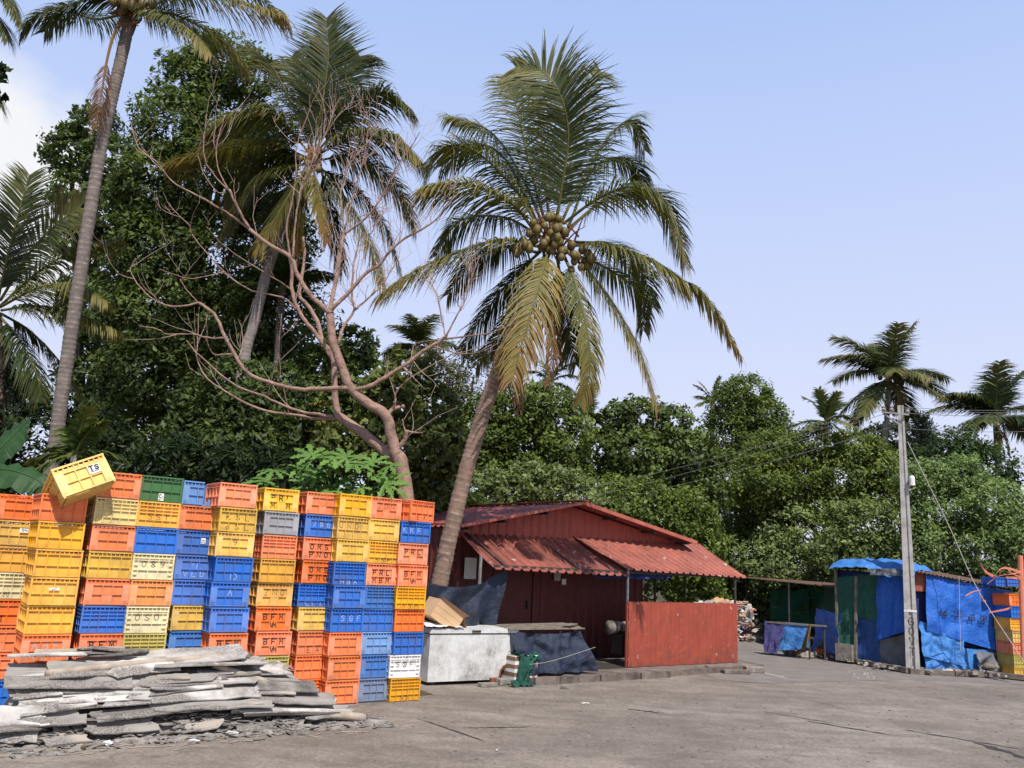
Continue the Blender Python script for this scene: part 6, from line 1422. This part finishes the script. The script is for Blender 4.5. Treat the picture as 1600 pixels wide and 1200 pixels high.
# banana plants at the far left
def banana(label, stem_px, leaves, Y):
    q = D(stem_px[0], stem_px[1], Y); root = empty('banana_plant', (q.x, Y, 0), label, 'banana plant')
    b = MB(); b.tube([Vector((q.x, Y, 0)), Vector((q.x, Y, q.z))], [.11, .07], 10); b.build('stem', MT['petiole'], root)
    for pts, wd in leaves:
        sp = spline([D(x, y, Y + dy) for x, y, dy in pts], 24); b = MB(); A = []
        for i in range(24):
            T = (sp[i + 1] - sp[i]).normalized(); S_ = T.cross(Vector((0, -.75, .65))).normalized(); dn = Vector((0, 0, -1))
            def ww(k): return wd * math.sin(math.pi * min(.98, .06 + k / 24 * .92)) ** .55
            for sd in (-1, 1):
                for m_ in range(3):
                    g_ = lambda i_, m2: sp[i_] + S_ * sd * ww(i_) * (m2 / 3) + dn * (ww(i_) * .35 * (m2 / 3) ** 2) + Z * .01 * math.sin(i_ * 1.9) * m2
                    b.quad(g_(i, m_), g_(i + 1, m_), g_(i + 1, m_ + 1), g_(i, m_ + 1)); A.append(.5 + random.gauss(0, .04))
        b.tube(sp, [.02 * (1 - i / 25) + .004 for i in range(25)], 5); A += [.75] * (len(b.f) - len(A))
        b.a = A; o = b.build('leaf', MT['leaf'], root, attr='shade', smooth=True); o.color = (.035, .085, .028, 1)
banana('banana plant with broad leaf arching just above the leftmost crates', (-40, 760), [([(-40, 755, 0), (-20, 735, -.1), (20, 735, -.2), (62, 752, -.2), (70, 770, -.2)], .20), ([(-40, 740, .2), (0, 700, .3), (30, 670, .4), (46, 655, .4)], .22), ([(-45, 740, 0), (-60, 680, 0), (-50, 630, .1)], .2)], 10.8)

# papaya behind the crates
pp = empty('papaya_plant', D(520, 770, 12.3), 'papaya plant with big deeply lobed leaves above the crate wall', 'papaya plant')
b = MB(); b.tube([Vector((D(520, 770, 12.6).x, 12.6, 0)), D(520, 740, 12.6)], [.07, .05], 8); b.build('stem', MT['petiole'], pp)
rs = random.Random(4)
def papaya_leaf(c, size, nrm, rot, tn):
    nrm = nrm.normalized(); a = nrm.orthogonal().normalized(); bb = nrm.cross(a); b = MB(); A = []
    for k in range(7):
        th = rot + (k - 3) * .72; d = a * math.cos(th) + bb * math.sin(th); e = nrm.cross(d); L = size * (1 - .10 * abs(k - 3)) 
        lob = [(0, .02), (.35, .10), (.5, .07), (.58, .19), (.72, .08), (.8, .14), (1.0, .0)]
        for (x0, w0_), (x1, w1_) in zip(lob, lob[1:]):
            dz = lambda x: nrm * (-.22 * L * x * x)
            for sd in (-1, 1):
                b.quad(c + d * L * x0 + dz(x0), c + d * L * x1 + dz(x1), c + d * L * x1 + e * sd * L * w1_ + dz(x1) - nrm * .1 * L * w1_ * -1, c + d * L * x0 + e * sd * L * w0_ + dz(x0) + nrm * .1 * L * w0_); A.append(tn + rs.gauss(0, .05))
    b.a = A; return b
root_ = D(520, 760, 12.5)
for i in range(30):
    px, py = rs.uniform(420, 615), rs.uniform(712, 778); 
    if py < 708 + abs(px - 520) * .22: py += 16
    c = D(px, py - 4, 12.05 + rs.uniform(-.4, .4)); nrm = Vector((rs.gauss(0, .35), -.55 + rs.gauss(0, .2), .75))
    b = papaya_leaf(c, rs.uniform(.28, .46), nrm, rs.uniform(0, 6.28), rs.uniform(.4, .68)); b.tube(spline([root_, root_.lerp(c, .6) + Z * .12, c], 5), .009, 5); b.a += [.8] * (len(b.f) - len(b.a))
    o = b.build('leaf', MT['leaf'], pp, attr='shade'); o.color = (.12, .22, .05, 1)

# ------------------------------------------------------------------ the bare tree
YD = 12.6
bare = empty('bare_tree', D(635, 800, YD), 'leafless pinkish brown tree spreading bare branches above the crate wall', 'tree')
TRK = MB(); DONE = []           # (px, py, dY)
BR = [ # px points, radius px at start and end, dY at the end
 ([(640, 900), (636, 790), (625, 722), (617, 709)], 14, 12, 0),
 ([(620, 715), (612, 683), (602, 648), (576, 631), (547, 605), (534, 572), (520, 533), (516, 494), (515, 486)], 10.5, 6.5, -.2),
 ([(620, 716), (609, 712), (570, 679), (528, 650)], 11, 8, .4),
 ([(528, 652), (523, 611), (520, 556), (505, 536), (495, 500), (479, 475), (468, 462), (471, 436), (476, 400), (474, 370)], 6.5, 2.2, .7),
 ([(519, 560), (498, 527), (479, 504), (463, 478), (456, 449), (456, 420), (454, 402)], 4.6, 3.6, .5),
 ([(515, 488), (489, 465), (466, 432), (454, 402), (420, 382), (390, 358)], 5.4, 3.8, -.1),
 ([(390, 358), (354, 332), (320, 312), (270, 284), (246, 254), (218, 232), (206, 200), (207, 190)], 2.9, .8, .3),
 ([(390, 358), (372, 326), (358, 296)], 3.4, 2.7, -.3),
 ([(358, 298), (340, 280), (322, 254), (318, 230), (320, 205), (323, 178)], 1.9, .8, -.5), ([(356, 294), (348, 280), (340, 260), (338, 234), (344, 205), (352, 180)], 1.9, .8, -.2), ([(352, 300), (340, 300), (320, 274), (309, 240), (314, 222)], 1.5, .7, -.6),
 ([(454, 402), (450, 380), (448, 352), (456, 316), (462, 276), (464, 226), (480, 182), (486, 165)], 3.2, .8, .2), ([(458, 408), (460, 360), (470, 300), (482, 268), (500, 226), (525, 185), (540, 165)], 3.0, .7, -.4),
 ([(515, 487), (523, 478), (547, 455), (567, 431), (593, 413), (607, 395), (630, 374), (656, 360), (680, 344), (700, 320), (718, 300)], 5.4, 1.2, -.5),
 ([(515, 486), (520, 462), (528, 420), (534, 380), (538, 364)], 4.6, 3.6, .2), ([(538, 366), (536, 346), (532, 308), (538, 274), (552, 248), (568, 228)], 2.5, .9, .4), ([(538, 360), (548, 320), (560, 278), (570, 240), (574, 210), (578, 178)], 2.5, .8, 0), ([(538, 366), (552, 356), (576, 336), (596, 308), (610, 280), (620, 260), (642, 230), (656, 206)], 2.8, .8, -.3),
 ([(528, 538), (537, 510), (554, 484), (550, 465), (552, 420), (558, 390), (564, 370), (580, 364), (588, 344)], 3.6, 1.4, .5), ([(554, 484), (570, 471), (593, 449), (610, 425), (624, 400)], 2.6, 1.0, .5),
 ([(547, 607), (537, 606), (489, 608), (466, 608), (430, 600), (400, 590), (380, 576), (366, 552), (352, 528), (342, 504), (332, 488), (310, 473)], 5.4, 2.8, -.6),
 ([(310, 473), (288, 478), (264, 478), (240, 468), (224, 454), (210, 436), (204, 420), (212, 404)], 2.3, .8, -.6), ([(310, 473), (300, 462), (288, 448), (282, 436)], 1.2, .6, -.4), ([(210, 436), (195, 432), (180, 424)], 1.2, .6, -.5), ([(352, 528), (326, 528), (300, 522), (260, 522), (250, 516), (218, 508)], 2.1, .9, -1.0), ([(366, 552), (336, 554), (326, 540), (322, 528)], 1.7, .7, -.5),
 ([(520, 652), (500, 648), (466, 642), (430, 628), (410, 618), (376, 606), (348, 588), (324, 566), (304, 548), (292, 532)], 4.2, 1.1, 0), ([(524, 654), (490, 654), (460, 648), (420, 643), (380, 628), (344, 606), (324, 592), (312, 572), (307, 554), (310, 534), (320, 510), (324, 492)], 4.0, .8, .5),
 ([(462, 484), (448, 468), (430, 462), (394, 454), (372, 442), (350, 424), (332, 406), (300, 366), (296, 352), (282, 340), (268, 334), (258, 322)], 2.5, .8, -.2), ([(350, 424), (330, 430), (296, 435), (270, 428), (248, 420)], 1.3, .6, -.4), ([(466, 464), (445, 445), (420, 430), (372, 400), (346, 380), (322, 354)], 1.9, .7, -.5), ([(300, 366), (298, 350), (304, 330), (312, 316)], .9, .5, -.3),
 ([(550, 610), (560, 608), (583, 601), (609, 585), (635, 569), (661, 549), (687, 533), (697, 525)], 5.2, 3.3, -.4),
 ([(697, 526), (710, 500), (726, 471), (736, 439), (749, 400)], 2.4, .9, -.4), ([(697, 524), (693, 514), (684, 465), (674, 445), (661, 434)], 1.8, .8, -.1), ([(692, 530), (732, 525), (765, 520), (800, 507), (826, 492)], 2.2, .7, -.9), ([(676, 540), (700, 548), (726, 553), (755, 548), (780, 535)], 1.9, .6, -.6), ([(642, 565), (645, 545), (652, 535), (680, 532)], 1.4, .6, -.2),
 ([(606, 648), (613, 640), (632, 634)], 5.0, 3.6, 0), ([(612, 640), (617, 631), (619, 614), (635, 595), (667, 575), (697, 559), (720, 545)], 2.5, .8, -.4), ([(622, 700), (632, 688), (636, 672)], 5.5, 4.0, -.1), ([(636, 674), (650, 676), (661, 676)], 2.6, 1.6, -.1), ([(634, 676), (630, 662), (629, 655)], 2.0, 1.2, -.1),
 ([(630, 574), (636, 580), (644, 585)], 3, 1.6, -.4), ([(452, 650), (446, 620), (438, 580), (436, 540), (440, 490)], 1.3, .7, -.1), ([(372, 420), (400, 412), (416, 400)], 1, .5, .2), ([(560, 340), (585, 330), (600, 332)], 1, .5, 0),
]
rb_ = random.Random(17); TW = []
for i, (pp_, r0, r1, dy1) in enumerate(BR):
    if i == 0: d0 = 0.0
    else: d0 = min(DONE, key=lambda q: (q[0] - pp_[0][0]) ** 2 + (q[1] - pp_[0][1]) ** 2)[2]
    n = len(pp_); pts = [D(x, y, YD + d0 + (dy1 - d0) * k / (n - 1)) for k, (x, y) in enumerate(pp_)]
    m = max(8, n * 4); sp = spline(pts, m); s2 = spline([Vector((x, y, 0)) for x, y in pp_], m)
    for k in range(m + 1): DONE.append((s2[k].x, s2[k].y, d0 + (dy1 - d0) * k / m))
    u = PX(YD); rad = [(r0 + (r1 - r0) * (k / m) ** .6) * u * (.94 if r0 > 6.2 else .80) * (1 + .08 * mnoise.noise(Vector((k * .7, i, 0)))) for k in range(m + 1)]
    sp = [p + Vector((mnoise.noise(Vector((k * .5, i, 1))), mnoise.noise(Vector((k * .5, i, 5))), mnoise.noise(Vector((k * .5, i, 9))))) * .012 for k, p in enumerate(sp)]
    TRK.tube(sp, rad, 10 if r0 > 4 else 6)
    if r0 < 6 and i > 0: TW.append((sp, rad))
b = TRK; b.mi = 1
def twig(p, d, L, r, lvl):
    pts = [p]; n = 6
    for k in range(n):
        d = (d + Vector((rb_.gauss(0, .16), rb_.gauss(0, .16), .10 + rb_.gauss(0, .14)))).normalized(); p = p + d * L / n; pts.append(p)
    b.tube(pts, [r * (1 - .7 * k / n) for k in range(n + 1)], 5)
    if lvl > 0:
        for _ in range(rb_.choice((1, 2, 2))):
            k = rb_.randint(1, n - 1); dd = (d + Vector((rb_.gauss(0, .7), rb_.gauss(0, .6), rb_.gauss(.2, .5)))).normalized(); twig(pts[k], dd, L * rb_.uniform(.4, .7), r * .65, lvl - 1)
for sp, rad in TW:
    n = len(sp) - 1; L = sum((sp[k + 1] - sp[k]).length for k in range(n)); cnt = int(L * (9.5 if sp[-1].z > 6.2 and sp[-1].x > -3.6 else .9)) + 1
    for _ in range(cnt):
        k = rb_.randint(int(n * .25), n - 1); T = (sp[k + 1] - sp[k]).normalized(); dd = (T * .8 + Vector((rb_.gauss(0, .6), rb_.gauss(0, .6), .35 + rb_.gauss(0, .4)))).normalized()
        twig(sp[k], dd, rb_.uniform(.3, 1.0), min(.0058, rad[k] * .55), 1 if sp[-1].z > 5.2 else 0)
b.build('trunk', [MT['bare'], MT['twig']], bare, smooth=True)
import sys; sys.stderr.write('')
